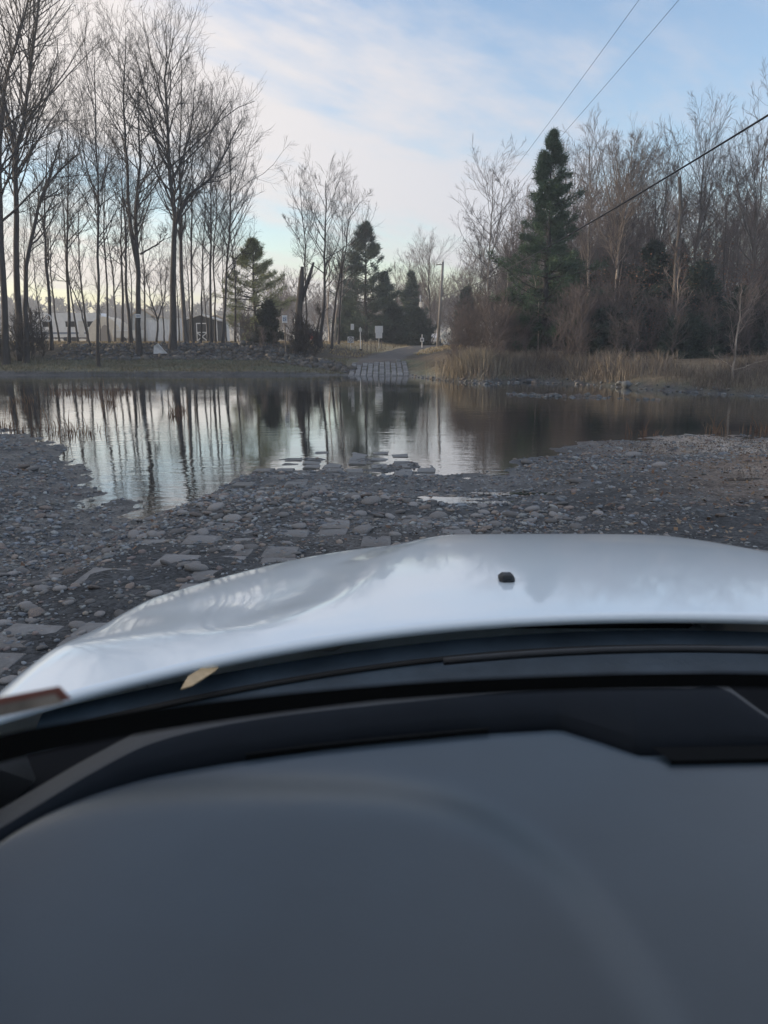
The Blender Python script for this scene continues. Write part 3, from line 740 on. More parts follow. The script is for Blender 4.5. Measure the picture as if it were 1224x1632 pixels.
bare_tree('bare_tree', 84, [(pl(95, (752, 545), (750, 470), (748, 440)), .14, .02, .2)], 'small bare tree behind the diamond sign', tm=twig_red, dens=2.6, l1=.35)

# -- evergreens
def conifer(name, seed, base, h, w, label, col, cat='pine', droop=.1, n_wh=22, per=5, tuft=13, blade=.26, bare_to=.08, shape=.8, irregular=.3, up=.35, group=None, trunk_mat=None, width_b=.045, fill=.15, top_lean=0, taper=.9, vj=.09):
    rg = np.random.default_rng(seed)
    o = thing(name, base, label, cat, group)
    r0 = h * .016 + .03
    tp = np.stack([np.array((top_lean * (z / h) ** 2 + .05 * math.sin(z), .04 * math.cos(z * 1.3), z)) for z in np.linspace(0, h * .98, 14)])
    tv, tf = seg_mesh(tp[:, None], np.linspace(r0, .02, 14)[:, None], 7)
    link('trunk', np_mesh('trunk', tv, tf, True), trunk_mat or bark_dark, o)
    zs = np.repeat(np.linspace(bare_to, .97, n_wh), per) + rg.normal(0, .008, n_wh * per)
    zs = np.clip(zs, bare_to, .985); m_ = len(zs); az = rg.random(m_) * 6.283
    rel = (zs - bare_to) / (1 - bare_to)
    gap = .5 + .5 * np.sin(np.repeat(rg.random(n_wh) * 6.28, per))
    ln_ = w / 2 * (np.minimum(1, (1 - rel) / taper) ** shape * np.minimum(1, .65 + rel * 2.5) + .012) * (1 - irregular * rg.random(m_)) * (1 - irregular * .4 * gap)
    P0 = np.stack([top_lean * zs ** 2, 0 * zs, zs * h], -1); el = up * rel - droop * (1 - rel) + rg.normal(0, .12, m_)
    D0 = np.stack([np.cos(az) * np.cos(el), np.sin(az) * np.cos(el), np.sin(el)], -1)
    A, B, Dd = run(rg, P0, D0, ln_, .012 + ln_ * .012, 6, .09, .05, .3)
    bv, bf = seg_mesh(A, B, 3)
    link('branches', np_mesh('branches', bv, bf, True), trunk_mat or bark_dark, o)
    # sprays of needles: side twigs along the branch, a fan of narrow faces at each
    t = fill + (1 - fill) * rg.random((tuft, m_)) ** .75; f = t * 6; i = np.minimum(f.astype(int), 5); a = (f - i)[..., None]; c = np.broadcast_to(np.arange(m_), t.shape)
    Q = A[i, c] * (1 - a) + A[i + 1, c] * a; D = Dd[i + 1, c]; side = norm(np.cross(D, np.array((0, 0, 1.))))
    off = rg.normal(0, .30, t.shape) * np.minimum(ln_[None] * .5, 1.3) * (1.05 - t)
    Q = Q + side * off[..., None] + D * np.abs(off)[..., None] * .6 + np.stack([0 * off, 0 * off, rg.normal(0, vj, t.shape) + .03], -1)
    Dt = norm(D + side * np.sign(off)[..., None] * .7 + np.array((0, 0, .25)))
    Q = Q.reshape(-1, 3); Dt = Dt.reshape(-1, 3); nb = 9
    q = np.repeat(Q, nb, 0); d = norm(np.repeat(Dt, nb, 0) + rg.normal(0, .62, (len(q), 3)))
    e, g = frames(d); ph = rg.random(len(q)) * 6.28; sd = np.cos(ph)[:, None] * e + np.sin(ph)[:, None] * g
    L = blade * rg.uniform(.6, 1.3, len(q))[:, None]
    q = q + rg.normal(0, blade * .35, q.shape)
    V = np.stack([q - sd * width_b * .5, q + sd * width_b * .5, q + d * L], 1).reshape(-1, 3)
    cc = np.array(col) * np.repeat(rg.uniform(.7, 1.3, (len(Q), 1)), nb, 0)
    link('crown', np_mesh('crown', V, np.arange(len(V)).reshape(-1, 3), False, np.repeat(cc, 3, 0)), needle_mat, o)
    return o
needle_mat = mat('needles', (1, 1, 1), .75, .2, 3, tint=True, spec=.25)
def con_px(px, py_base, Y, py_top, w_px, **kw):
    b_ = base_at(px, Y, py_base); t = at(px, py_top, Y); return dict(base=b_, h=t[2] - b_[2], w=w_px / 1224 * Y * 1.03, **kw)
PINE = (.066, .108, .066); SPR = (.062, .094, .066); CED = (.050, .076, .058); PALE = (.25, .275, .135)
conifer('white_pine', 1, **con_px(866, 566, 46, 210, 236), label='tall white pine towering over the dry grass with the cable crossing it', col=PINE, n_wh=28, per=6, tuft=38, blade=.25, bare_to=.04, shape=.95, taper=.7, irregular=.74, up=.42, droop=.0, width_b=.034, vj=.09, fill=.25)
conifer('pine_tree', 2, **con_px(408, 548, 68, 384, 152), label='pale airy pine with open branches between bare trees and snag', col=PALE, n_wh=15, per=6, tuft=28, blade=.28, bare_to=.15, shape=.9, taper=.7, irregular=.45, up=.6, width_b=.04, fill=.3)
conifer('evergreen_tree', 3, **con_px(583, 546, 84, 358, 124), label='tall dark evergreen with ragged top beside the double white sign', col=SPR, cat='evergreen', n_wh=24, per=5, tuft=26, blade=.34, bare_to=.06, shape=.8, taper=.6, irregular=.45, width_b=.06, fill=.2)
conifer('evergreen_tree', 4, **con_px(612, 546, 90, 436, 106), label='shorter evergreen filling the space behind the double white sign', col=SPR, cat='evergreen', n_wh=16, per=6, tuft=20, blade=.36, shape=.9, irregular=.65, width_b=.06)
conifer('evergreen_tree', 5, **con_px(655, 547, 96, 436, 90), label='rounded evergreen under the bare tree beside the road', col=SPR, cat='evergreen', n_wh=16, per=6, tuft=20, blade=.36, shape=.85, irregular=.65, width_b=.06)
conifer('cedar_tree', 6, **con_px(664, 552, 84, 498, 96), label='broad dark cedar mass right behind the small white sign', col=CED, cat='cedar', n_wh=14, per=10, tuft=24, blade=.36, bare_to=.02, shape=.7, irregular=.65, width_b=.09, fill=.0)
conifer('cedar_tree', 26, **con_px(628, 550, 88, 490, 80), label='lower dark cedar between the double white sign and the broad one', col=CED, cat='cedar', n_wh=12, per=9, tuft=22, blade=.36, bare_to=.02, shape=.7, irregular=.65, width_b=.09, fill=.0)
conifer('evergreen_tree', 7, **con_px(742, 548, 84, 462, 84), label='dark evergreen just beyond the diamond sign and utility pole', col=CED, cat='evergreen', n_wh=15, per=6, tuft=20, blade=.36, shape=.85, irregular=.65, width_b=.06)
conifer('evergreen_tree', 8, **con_px(555, 547, 88, 478, 92), label='low evergreen behind the sunlit pale trunks', col=CED, cat='evergreen', n_wh=13, per=6, tuft=20, blade=.36, shape=.8, irregular=.65, width_b=.06)
conifer('juniper_shrub', 9, **con_px(430, 551, 60, 486, 76), label='dense dark juniper at the head of the rubble bank', col=(.042, .052, .032), cat='juniper', n_wh=12, per=8, tuft=20, blade=.26, bare_to=.02, shape=.6, irregular=.8, width_b=.06, fill=0)
evr = [(975, 58, 352, 74, 'slim evergreen in the woods just beyond the white pine', .75), (1030, 50, 392, 96, 'broad understorey evergreen below the pale forked tree', .6), (1108, 48, 425, 104, 'dark evergreen under the broken brown trunk', .55), (915, 54, 430, 90, 'dark evergreen tucked behind the white pine', .5), (1180, 44, 470, 100, 'low evergreen behind the small pale sapling on the bank', .5), (1068, 60, 385, 64, 'narrow evergreen standing in the middle of the woods', .7),
       (835, 50, 505, 92, 'dark evergreen skirt beside the pine and the dry grass', .4), (1230, 50, 440, 90, 'evergreen cut by the frame edge in the woods', .55), (965, 44, 508, 86, 'low dark evergreen right behind the dry grass belt', .4), (1090, 42, 520, 96, 'lowest dark evergreen behind the grass under the trees', .4)]
for i, (px, Yc, ty, wpx, lab, shp) in enumerate(evr):
    conifer('evergreen_tree', 30 + i, **con_px(px, 575, Yc, ty, wpx * 1.35), label=lab, col=(.046, .066, .052), cat='evergreen', n_wh=18, per=6, tuft=24, blade=.28, shape=shp, irregular=.5, bare_to=.04, up=.35, width_b=.06)

# -- woods on the right bank
bare_tree('pale_tree', 91, [(pl(56, (777, 562), (778, 470), (780, 380), (786, 272)), .13, .02, .3), (pl(56, (779, 420), (798, 340), (806, 280), dY=.2, base=False), .07, .015, .15), (pl(56, (778, 430), (764, 390), (752, 345), dY=.2, base=False), .06, .012, .15)], 'pale bare tree with arching twigs between the pine and the road gap', bark_pale, twig_red, dens=2.0, l1=.3)
bare_tree('pale_tree', 92, [(pl(62, (765, 560), (768, 480), (766, 392)), .10, .015, .25)], 'lower bare tree with fine twigs at the road edge of the woods', bark_grey, twig_red, dens=2.6, l1=.3)
bare_tree('pale_tree', 93, [(pl(52, (935, 570), (938, 440), (941, 330), (940, 232)), .15, .02, .35)], 'straight pale tree next to the white pine', bark_pale, twig_pale, dens=2.2, ang=34)
bare_tree('pale_tree', 94, [(pl(50, (975, 572), (984, 440), (990, 340), (994, 300)), .16, .06, .5), (pl(50, (992, 312), (985, 260), (978, 232), dY=.2, base=False), .07, .015, .05), (pl(50, (993, 305), (1006, 260), (1012, 225), dY=-.2, base=False), .08, .015, .05), (pl(50, (990, 340), (1016, 300), (1034, 250), dY=.2, base=False), .06, .012, .1)], 'white-barked tree with a fan-shaped crown, tallest behind the cable', bark_pale, twig_pale, dens=4.5, ang=32, l1=.42)
bare_tree('broken_tree', 95, [(pl(48, (1070, 575), (1074, 470), (1080, 360), (1083, 282)), .19, .13, .45)], 'dark brown trunk snapped off at the top among the woods', bark_grey, twig_red, dens=1.0, l1=.18)
bare_tree('pale_tree', 96, [(pl(54, (1105, 575), (1108, 450), (1118, 340), (1126, 214)), .17, .02, .35), (pl(54, (1112, 390), (1132, 320), (1152, 262), dY=.2, base=False), .07, .015, .2)], 'tall bare tree with an upswept crown beside the snapped trunk', bark_grey, twig_red, dens=2.4, l1=.3, ang=34)
bare_tree('pale_tree', 97, [(pl(50, (1195, 575), (1200, 450), (1204, 350), (1200, 256)), .15, .02, .35), (pl(50, (1202, 400), (1180, 330), (1170, 276), dY=.2, base=False), .07, .015, .2)], 'wide bare tree near the frame edge above the bank sapling', bark_grey, twig_red, dens=2.2, l1=.32)
bare_tree('pale_tree', 98, [(pl(32, (1168, 608), (1172, 560), (1180, 500), (1184, 462)), .065, .018, .2), (pl(32, (1170, 588), (1150, 575), (1138, 566), dY=.1, base=False), .025, .01, .1), (pl(32, (1170, 590), (1195, 578), (1222, 574), dY=.1, base=False), .025, .01, .1)], 'small crooked pale sapling standing at the water on the grassy bank', bark_pale, twig_pale, dens=4, l1=.3, rmin=.005, sub=4, twig=3, ang=55)
bare_tree('pale_tree', 99, [(pl(46, (858, 570), (856, 470), (850, 420)), .07, .02, .5)], 'thin pale stem standing in front of the white pine', bark_pale, twig_pale, dens=1.4, sub=4, twig=3, rmin=.006)
bare_tree('pale_tree', 100, [(pl(42, (1062, 585), (1076, 500), (1084, 430)), .07, .02, .4)], 'leaning white stem before the dark evergreen in the woods', bark_pale, twig_pale, dens=1.8, sub=4, twig=3, rmin=.006)
bare_tree('bare_tree', 101, [(pl(58, (1040, 572), (1042, 450), (1046, 340), (1040, 270)), .13, .02, .35)], 'bare tree between the fan-crowned tree and the snapped trunk', bark_grey, twig_red, dens=2.2)
bare_tree('bare_tree', 102, [(pl(60, (905, 568), (904, 440), (910, 320), (918, 262)), .12, .02, .4)], 'bare tree showing twigs over the shoulder of the pine', bark_grey, twig_red, dens=2.2)
bare_tree('bare_tree', 103, [(pl(56, (1150, 572), (1152, 450), (1156, 340), (1166, 262)), .13, .02, .4)], 'bare tree in the gap beside the upswept crown', bark_grey, twig_red, dens=2.2)
G_WOOD = 'slim bare trees filling the woods behind the dry grass'
LW = 'slim reddish bare tree among the crowded woods behind the dry grass'
wood0 = [bare_tree('bare_tree', 110 + k, [([(0, 0, 0), (rgp.uniform(-.3, .3), 0, 4), (rgp.uniform(-.6, .6), .2, 8 + k * .8)], .085, .012, .2)], LW, [bark_grey, bark_pale, bark_grey, bark_grey][k], twig_red, dens=2.6, twig=4, l1=.3, group=G_WOOD) for k in range(4)]
i = 0; items = []
for q in range(84):
    px = rgp.uniform(800, 1222) if q > 5 else rgp.uniform(752, 840); Yw = rgp.uniform(45, 82) if px > 850 else rgp.uniform(56, 90)
    p = base_at(px, Yw, 570); s = rgp.uniform(.8, 1.25) * (1.0 if px > 880 else .85)
    if i < 4: wood0[i].location = p; wood0[i].scale = (s, s, s); items.append((wood0[i], px, Yw)); i += 1
    else: items.append((copy_tree(wood0[q % 4], p, rgp.uniform(0, 6), (s, s, s * rgp.uniform(.9, 1.15)), LW, G_WOOD), px, Yw))
order_labels(items, [(777, 'road gap'), (830, 'near flank of the pine'), (905, 'far flank of the pine'), (940, 'straight pale tree'), (995, 'fan-crowned tree'), (1045, 'narrow evergreen'), (1080, 'snapped trunk'), (1120, 'upswept crown'), (1172, 'bank sapling'), (1215, 'frame edge')], 'slim woods tree by the %s, %s counting back from the grass')
# deeper woods and far treeline: masses
def mass(name, seed, spots, label, tm, hmin, hmax, rmin, dens=1.6, cat='woods', bushy=False):
    rg = np.random.default_rng(seed); parts = []
    protos = []
    for k in range(5):
        t_, c_ = bare(seed * 10 + k, [([(0, 0, 0), (rg.normal(0, .03), rg.normal(0, .03), .5), (rg.normal(0, .05), rg.normal(0, .05), 1.0)], .012, .0015, .1 if bushy else .25)], dens=26 if not bushy else 40, l1=.34, sub=5, full=False, rmin=rmin)
        protos.append(join([t_, c_]))
    for (x, y) in spots:
        V, F = protos[rg.integers(0, 5)]; h = rg.uniform(hmin, hmax); a = rg.random() * 6.28; ca, sa = math.cos(a), math.sin(a)
        W = np.stack([(V[:, 0] * ca - V[:, 1] * sa), V[:, 0] * sa + V[:, 1] * ca, V[:, 2]], -1) * h * np.array((1.1, 1.1, 1)) + np.array((x, y, float(H(x, y)) - .1))
        parts.append((W, F))
    V, F = join(parts)
    return link(name, np_mesh(name, V, F, False), tm, kind='stuff', label=label, cat=cat)
sp_w = [(rgp.uniform(13, 75), rgp.uniform(66, 110)) for _ in range(190)] + [(rgp.uniform(12, 34), rgp.uniform(120, 150)) for _ in range(30)]
mass('woods', 5, sp_w, 'grey-brown mass of bare woods behind the single trees', twig_red, 9, 15.5, .0013)
sp_t = [(rgp.uniform(-260, 30), rgp.uniform(300, 400)) for _ in range(260)]
mass('treeline', 6, sp_t, 'distant brown treeline beyond the sunlit field', twig_red, 9, 15, .012)
sp_c = [(rgp.uniform(-22, 30), rgp.uniform(118, 180)) for _ in range(110)]
mass('copse', 9, sp_c, 'far copse of bare trees closing the road', twig_red, 6, 10.5, .0022)
sp_b = [(x, y) for x, y in [(rgp.uniform(3.2, 26), rgp.uniform(40, 58)) for _ in range(420)] if y > float(shore_f(x)) + 1.4 and x > 3.0 + (y - 40) * .14][:190]
mass('brush', 7, sp_b, 'reddish leafless brush filling the understorey behind the dry grass', twig_red, 1.6, 4.2, .0022, cat='brush', bushy=True)
sp_b2 = [(rgp.uniform(-30, -24.3), rgp.uniform(51.5, 57)) for _ in range(34)]
mass('brush_pile', 8, sp_b2, 'dark tangle of brush at the foot of the thick double-crowned tree', twig_dark, 1.4, 3.6, .004, cat='brush', bushy=True)
sp_b3 = [(float(base_at(px, Yb)[0]), Yb) for px, Yb in [(375, 61), (385, 62), (392, 60), (440, 58.5), (420, 58), (500, 60), (504, 58.5), (470, 57)]]
mass('scrub', 13, sp_b3, 'small twiggy scrub along the top of the rubble bank', twig_red, .9, 2.2, .004, cat='scrub', bushy=True)

sp_l = [(rgp.uniform(-80, -36), rgp.uniform(-30, 44)) for _ in range(170)]
mass('riverside_woods', 15, sp_l, 'leafless woods lining the bank beyond the left frame edge', twig_dark, 9, 16, .006)
sp_k = [(float(base_at(px, Yb)[0]), Yb) for px, Yb in [(472, 57), (475, 56.6), (474, 57.5), (478, 56.8), (484, 57.2), (488, 56.6), (494, 57.4), (498, 56.9), (473, 58.4), (486, 58.6), (503, 57.6), (480, 57.8)]]
mass('thicket', 17, sp_k, 'dark thicket of twigs and vines round the foot of the snag', twig_dark, 1.1, 3.0, .0055, cat='thicket', bushy=True)
# clinging brown leaves on understorey saplings in the woods
rl = np.random.default_rng(4); n = 9000
cl = np.stack([rl.uniform(9, 26, 60), rl.uniform(44, 60, 60), rl.uniform(2.2, 6.5, 60)], -1); ci = rl.integers(0, 60, n)
P = cl[ci] + rl.normal(0, 1, (n, 3)) * np.array((.9, .9, .8)); d = norm(rl.normal(0, 1, (n, 3))); e, g = frames(d); s = rl.uniform(.035, .08, n)[:, None]
V = np.stack([P - e * s, P + g * s * .6, P + e * s, P - g * s * .6], 1).reshape(-1, 3)
lc = np.array([(.15, .075, .05), (.20, .11, .07), (.12, .07, .05)])[rl.integers(0, 3, n)]
link('dead_foliage', np_mesh('dead_foliage', V, np.arange(4 * n).reshape(-1, 4), False, np.repeat(lc, 4, 0)), leaf_mat, kind='stuff', label='russet leaves still hanging in the understorey of the woods', cat='foliage')

# -- tall dry grass
def grass(name, seed, P, h, w, col, label, bend=.35, mat_=None, cat='grass'):
    rg = np.random.default_rng(seed); n = len(P)
    a = rg.random(n) * 6.28; b = rg.random(n) * 6.28; bn = np.abs(rg.normal(0, bend, n)) * h
    sd = np.stack([np.cos(a), np.sin(a), 0 * a], -1) * (w / 2)[:, None]; bd = np.stack([np.cos(b) * bn, np.sin(b) * bn, 0 * b], -1)
    up = np.stack([0 * h, 0 * h, h], -1)
    V = np.stack([P - sd, P + sd, P + sd * .8 + up * .55 + bd * .35, P - sd * .8 + up * .55 + bd * .35, P + up * .97 + bd + sd * .15, P + up * .97 + bd - sd * .15], 1).reshape(-1, 3)
    F = (np.array([[0, 1, 2, 3], [3, 2, 4, 5]])[None] + (np.arange(n) * 6)[:, None, None]).reshape(-1, 4)
    cc = np.array(col)[rg.integers(0, len(col), n)] * rg.uniform(.75, 1.2, (n, 1))
    return link(name, np_mesh(name, V, F, False, np.repeat(cc, 6, 0)), mat_ or grass_mat, kind='stuff', label=label, cat=cat)
grass_mat = mat('dry_grass', (1, 1, 1), .85, .2, 2, tint=True, spec=.2)
TAN = [(.21, .185, .155), (.18, .155, .13), (.15, .127, .108), (.12, .104, .09), (.25, .22, .18)]
rg = np.random.default_rng(21); n = 34000
x = rg.uniform(2.2, 24, n); dd = rg.uniform(.25, 6.5, n); y = shore_f(x) + dd
den = smooth(-.35, .3, fbm(x, y, .5)) * np.where(x < 3.6, smooth(1.0, 4, dd), 1) * smooth(1.8, 4.4, x - .12 * dd)
kp = rg.random(n) < den * .95 + .05 * (x > 4); x, y, dd = x[kp], y[kp], dd[kp]
hh = (.28 + .62 * smooth(-.4, .4, fbm(x + 5, y, .6))) * rg.uniform(.7, 1.25, len(x)) * smooth(-.3, 1.6, dd)
grass('tall_grass', 22, np.stack([x, y, H(x, y)], -1), hh, rg.uniform(.012, .026, len(x)), TAN, 'tall tan dry grass along the far waterline below the woods', .5)
n = 5000; x = rg.normal(5.0, .75, n); y = rg.normal(41.6, .7, n); hh = rg.uniform(.6, 1.25, n)
grass('grass_clump', 23, np.stack([x, y, H(x, y)], -1), hh, rg.uniform(.012, .024, n), [(.29, .26, .205), (.25, .215, .165), (.20, .17, .13)], 'palest clump of tall grass beside the ramp bank', .3)
n = 16000; x = rg.uniform(-27, -2.5, n); dd = rg.uniform(.2, 8.6, n); y = shore_f(x) + dd; kp = rg.random(n) < .35 + smooth(-.2, .3, fbm(x, y, .8)) ; x, y = x[kp], y[kp]
grass('ledge_grass', 24, np.stack([x, y, H(x, y)], -1), rg.uniform(.06, .17, len(x)), rg.uniform(.02, .04, len(x)), [(.10, .11, .07), (.15, .14, .09), (.19, .17, .115), (.12, .115, .09)], 'short grass on the turf ledge below the rubble bank', .5)
n = 24000; x = rg.uniform(-46, 8, n); y = 58.5 + 45 * rg.random(n) ** 1.3; x = x * y / 80; kp = np.abs(x - np.interp(y, ROAD[:, 0], ROAD[:, 1])) > 2.0; x, y = x[kp], y[kp]
grass('field_grass', 25, np.stack([x, y, H(x, y)], -1), rg.uniform(.06, .20, len(x)), rg.uniform(.03, .06, len(x)), [(.42, .34, .21), (.36, .29, .18), (.25, .20, .13)], 'dry grass between the trees above the far bank', .5)
# weeds standing in the shallows and on the near spit
pts = []
for px, py, k, sx in [(32, 640, 90, .35), (30, 655, 50, .3), (105, 628, 120, .5), (135, 624, 120, .6), (150, 630, 60, .4), (178, 628, 60, .12), (176, 640, 40, .12), (198, 626, 70, .4), (172, 648, 40, .15), (283, 655, 70, .12), (118, 692, 40, .3), (40, 684, 90, .8), (85, 690, 60, .7), (283, 664, 40, .15), (1140, 690, 40, .12), (1218, 688, 60, .3), (1030, 694, 30, .2)]:
    p = onz(px, py, 0.0); q = np.repeat(p[None], k, 0) + np.stack([rg.normal(0, sx, k), rg.normal(0, sx * .6, k), np.zeros(k)], -1); pts.append(q)
P = np.concatenate(pts); P[:, 2] = np.maximum(H(P[:, 0], P[:, 1]), -.02)
grass('water_weeds', 26, P, rg.uniform(.08, .42, len(P)) * np.where(rg.random(len(P)) < .15, 1.7, .7), rg.uniform(.012, .026, len(P)), [(.19, .12, .085), (.23, .155, .10), (.15, .095, .07)], 'reddish dead weeds standing in the shallow water', .35, cat='weeds')
n = 6500; x = rg.uniform(4.5, 11, n); y = rg.uniform(9.5, 17.6, n); hq = Hp(x, y); kp = (hq > .03) & (fbm(x, y + 30, .6) + rg.uniform(-.3, .3, n) > .0); x, y, hq = x[kp], y[kp], hq[kp]
grass('sparse_grass', 27, np.stack([x, y, hq], -1), rg.uniform(.02, .08, len(x)), rg.uniform(.005, .011, len(x)), TAN, 'sparse dead grass on the near bank under the cable', .9)

# ------------------------------------------------------------------ sheds, trailers and tent beyond the trees
white = mat('white_paint', (.74, .75, .76), .5, .08, 2)
offw = mat('weathered_white', (.62, .61, .58), .6, .12, 2)
grey_s = mat('grey_siding', (.42, .43, .43), .7, .12, 2)
dark_s = mat('dark_siding', (.035, .036, .040), .7, .2, 2)
glassd = mat('dark_glass', (.02, .022, .025), .08, spec=.6)
tanroof = mat('tan_roof', (.45, .36, .26), .8, .15, 2)
rubber = mat('rubber', (.02, .02, .02), .8)
galv = mat('galvanised', (.45, .46, .47), .45, .1, 6, metal=.6)
def bld(px, Y, py=540):
    return base_at(px, Y, py) + (0, 0, .06)
def trailer(px, Y, w, h, label, rz=0.0):
    o = thing('camper_trailer', bld(px, Y), label, 'trailer', rz=rz)
    prof = [(-w / 2, .6), (w / 2 - .2, .6), (w / 2, 1.0), (w / 2, h - .7), (w / 2 - .7, h), (-w / 2 + .3, h), (-w / 2, h - .3)]
    MB().prism(prof, -1.15, 1.15).obj('body', white, o)
    for cx, ww in ((-w * .3, .9), (w * .02, 1.1), (w * .3, .9)):
        f = MB().box((cx, -1.165, h * .62), (ww, .03, .6), bev=.01).obj('window', glassd, o)
        MB().box((cx, -1.175, h * .62 + .33), (ww + .1, .05, .06)).obj('frame', grey_s, f)
    MB().box((w * .16, -1.165, 1.55), (.65, .03, 1.75), bev=.01).obj('door', offw, o)
    MB().box((0, -1.16, 1.05), (w * .94, .015, .22)).obj('stripe', mat('grey_stripe', (.2, .24, .3), .5), o)
    for cx in (-.45, .45): MB().tube([(cx, -1.1, .36), (cx, -.85, .36)], .36, 14).obj('wheel', rubber, o)
    MB().box((0, -.3, .5), (w * .9, .12, .14)).obj('chassis', dark_s, o)
    return o
trailer(118, 92, 8.6, 3.3, 'long white camper trailer with dark windows behind the trunks')
trailer(56, 97, 4.2, 3.0, 'shorter white camper trailer cut off by the brush and thick trees')
def shed(px, Y, w, d, h, rise, wall, roofm, label, name='shed', door=None, rz=0.0, doorw=1.2):
    o = thing(name, bld(px, Y), label, 'shed', rz=rz)
    MB().prism([(-w / 2, 0), (w / 2, 0), (w / 2, h), (0, h + rise), (-w / 2, h)], -d / 2, d / 2).obj('wall', wall, o)
    mb = MB(); t = .1
    mb.prism([(-w / 2 - .2, h - .2 * rise / (w / 2) + .01), (0, h + rise + .02), (w / 2 + .2, h - .2 * rise / (w / 2) + .01), (w / 2 + .2, h + t), (0, h + rise + t + .04), (-w / 2 - .2, h + t)], -d / 2 - .15, d / 2 + .15)
    mb.obj('roof', roofm, o)
    if door is not None:
        dr = MB().box((.1, -d / 2 - .02, 1.05), (doorw, .05, 2.0)).obj('door', door, o)
        for a, b_, ww, hh in ((-doorw / 2 + .05, 1.05, .1, 2.0), (doorw / 2 - .05, 1.05, .1, 2.0), (0, .1, doorw - .2, .1), (0, 2.0, doorw - .2, .1), (0, 1.05, doorw - .2, .1)):
            MB().box((.1 + a, -d / 2 - .06, b_), (ww, .03, hh)).obj('trim_board', white, dr)
        mb = MB(); mb.tube([(.1 - doorw / 2 + .1, -d / 2 - .07, .18), (.1 + doorw / 2 - .1, -d / 2 - .07, .98)], .05, 4); mb.obj('trim_board', white, dr)
        mb = MB(); mb.tube([(.1 + doorw / 2 - .1, -d / 2 - .075, .18), (.1 - doorw / 2 + .1, -d / 2 - .075, .98)], .05, 4); mb.obj('trim_board', white, dr)
    for sx in (-1, 1): MB().box((sx * (w / 2 - .05), -d / 2 - .015, h / 2), (.1, .04, h)).obj('corner_board', white, o)
    return o
shed(236, 96, 2.9, 4, 2.9, .9, grey_s, tanroof, 'grey shed with a tan roof beside the white container')
shed(326, 88, 3.6, 3, 2.3, .55, dark_s, offw, 'black shed with a white-trimmed cross-braced door', door=dark_s)
shed(300, 98, 2.6, 3, 2.4, .5, dark_s, offw, 'low dark shed half hidden behind the stout trunks')
shed(404, 105, 3.2, 3, 2.5, .5, dark_s, tanroof, 'dark shed showing beneath the pale pine')
shed(349, 94, 2.0, 3, 2.6, .5, white, tanroof, 'narrow white shed with a tan roof next to the black one')
o = thing('shipping_container', bld(266, 94), 'white corrugated container between the grey shed and stout tree', 'container')
mb = MB(); n = 24; w = 4.0
prof = [(-w / 2 + w * i / n, -1.2 + (.05 if i % 2 else 0)) for i in range(n + 1)]
mb.add([(a, b_, .1) for a, b_ in prof] + [(a, b_, 2.7) for a, b_ in prof], [(i, i + 1, n + 2 + i, n + 1 + i) for i in range(n)])
mb.box((0, .05, 1.4), (w, 2.35, 2.6)); mb.obj('body', white, o)
MB().box((0, 0, 2.76), (w + .04, 2.5, .1)).obj('roof', offw, o)
for sx in (-1, 1): MB().box((sx * (w / 2 - .02), -1.24, 1.4), (.12, .08, 2.7)).obj('corner_post', offw, o)
o = thing('arched_tent', bld(176, 92), 'pale arched canvas tent lit warm behind thin trunks', 'tent')
MB().prism([(2.1 * math.cos(t), 2.9 * math.sin(t)) for t in np.linspace(0, math.pi, 15)], -1.8, 1.8).obj('cover', mat('canvas', (.68, .62, .52), .8, .1, 2), o)
MB().prism([(.7 * math.cos(t) + .1, 2.0 * math.sin(t)) for t in np.linspace(0, math.pi, 9)], -1.86, -1.81).obj('door_flap', mat('canvas_dark', (.30, .27, .24), .8), o)
o = thing('utility_trailer', bld(206, 90), 'low pale flatbed trailer parked between tent and twin-stemmed tree', 'trailer')
MB().box((0, 0, .95), (3.2, 1.6, .9), bev=.05).obj('body', offw, o)
for cx in (-.4, .4): MB().tube([(cx, -.85, .34), (cx, -.65, .34)], .33, 12).obj('wheel', rubber, o)
# parked vehicle and house glimpsed at the road end
def far_car(px, Y, body, label, rz=0):
    o = thing('parked_car', bld(px, Y), label, 'car', rz=rz)
    MB().prism([(-2.1, .3), (2.1, .3), (2.15, .75), (1.5, .9), (.8, 1.42), (-1.0, 1.45), (-1.9, .98), (-2.15, .85)], -.85, .85).obj('body', body, o)
    MB().prism([(1.3, .93), (.72, 1.36), (-.9, 1.38), (-1.6, .98)], -.865, .865).obj('side_window', glassd, o)
    for cx in (-1.3, 1.3): MB().tube([(cx, -.9, .33), (cx, -.68, .33)], .33, 14).obj('wheel', rubber, o)
    return o
far_car(692, 122, white, 'white car glimpsed behind the foot of the utility pole', rz=1.4)
red = mat('red_paint', (.55, .05, .035), .45, .1, 4)
o = thing('parked_car', bld(494, 84, 545), 'small red vehicle glimpsed between the dark bare trunks', 'car')
o.scale = (.75, .6, .8)
MB().box((0, 0, .85), (1.5, 2.8, .8), bev=.12).obj('body', red, o)
MB().prism([(-.62, 1.25), (.62, 1.25), (.5, 1.8), (-.5, 1.8)], -1.0, .8).obj('cabin', glassd, o)
for sx in (-.6, .6): MB().tube([(sx - .1, -1.0, .32), (sx + .1, -1.0, .32)], .32, 12).obj('wheel', rubber, o)

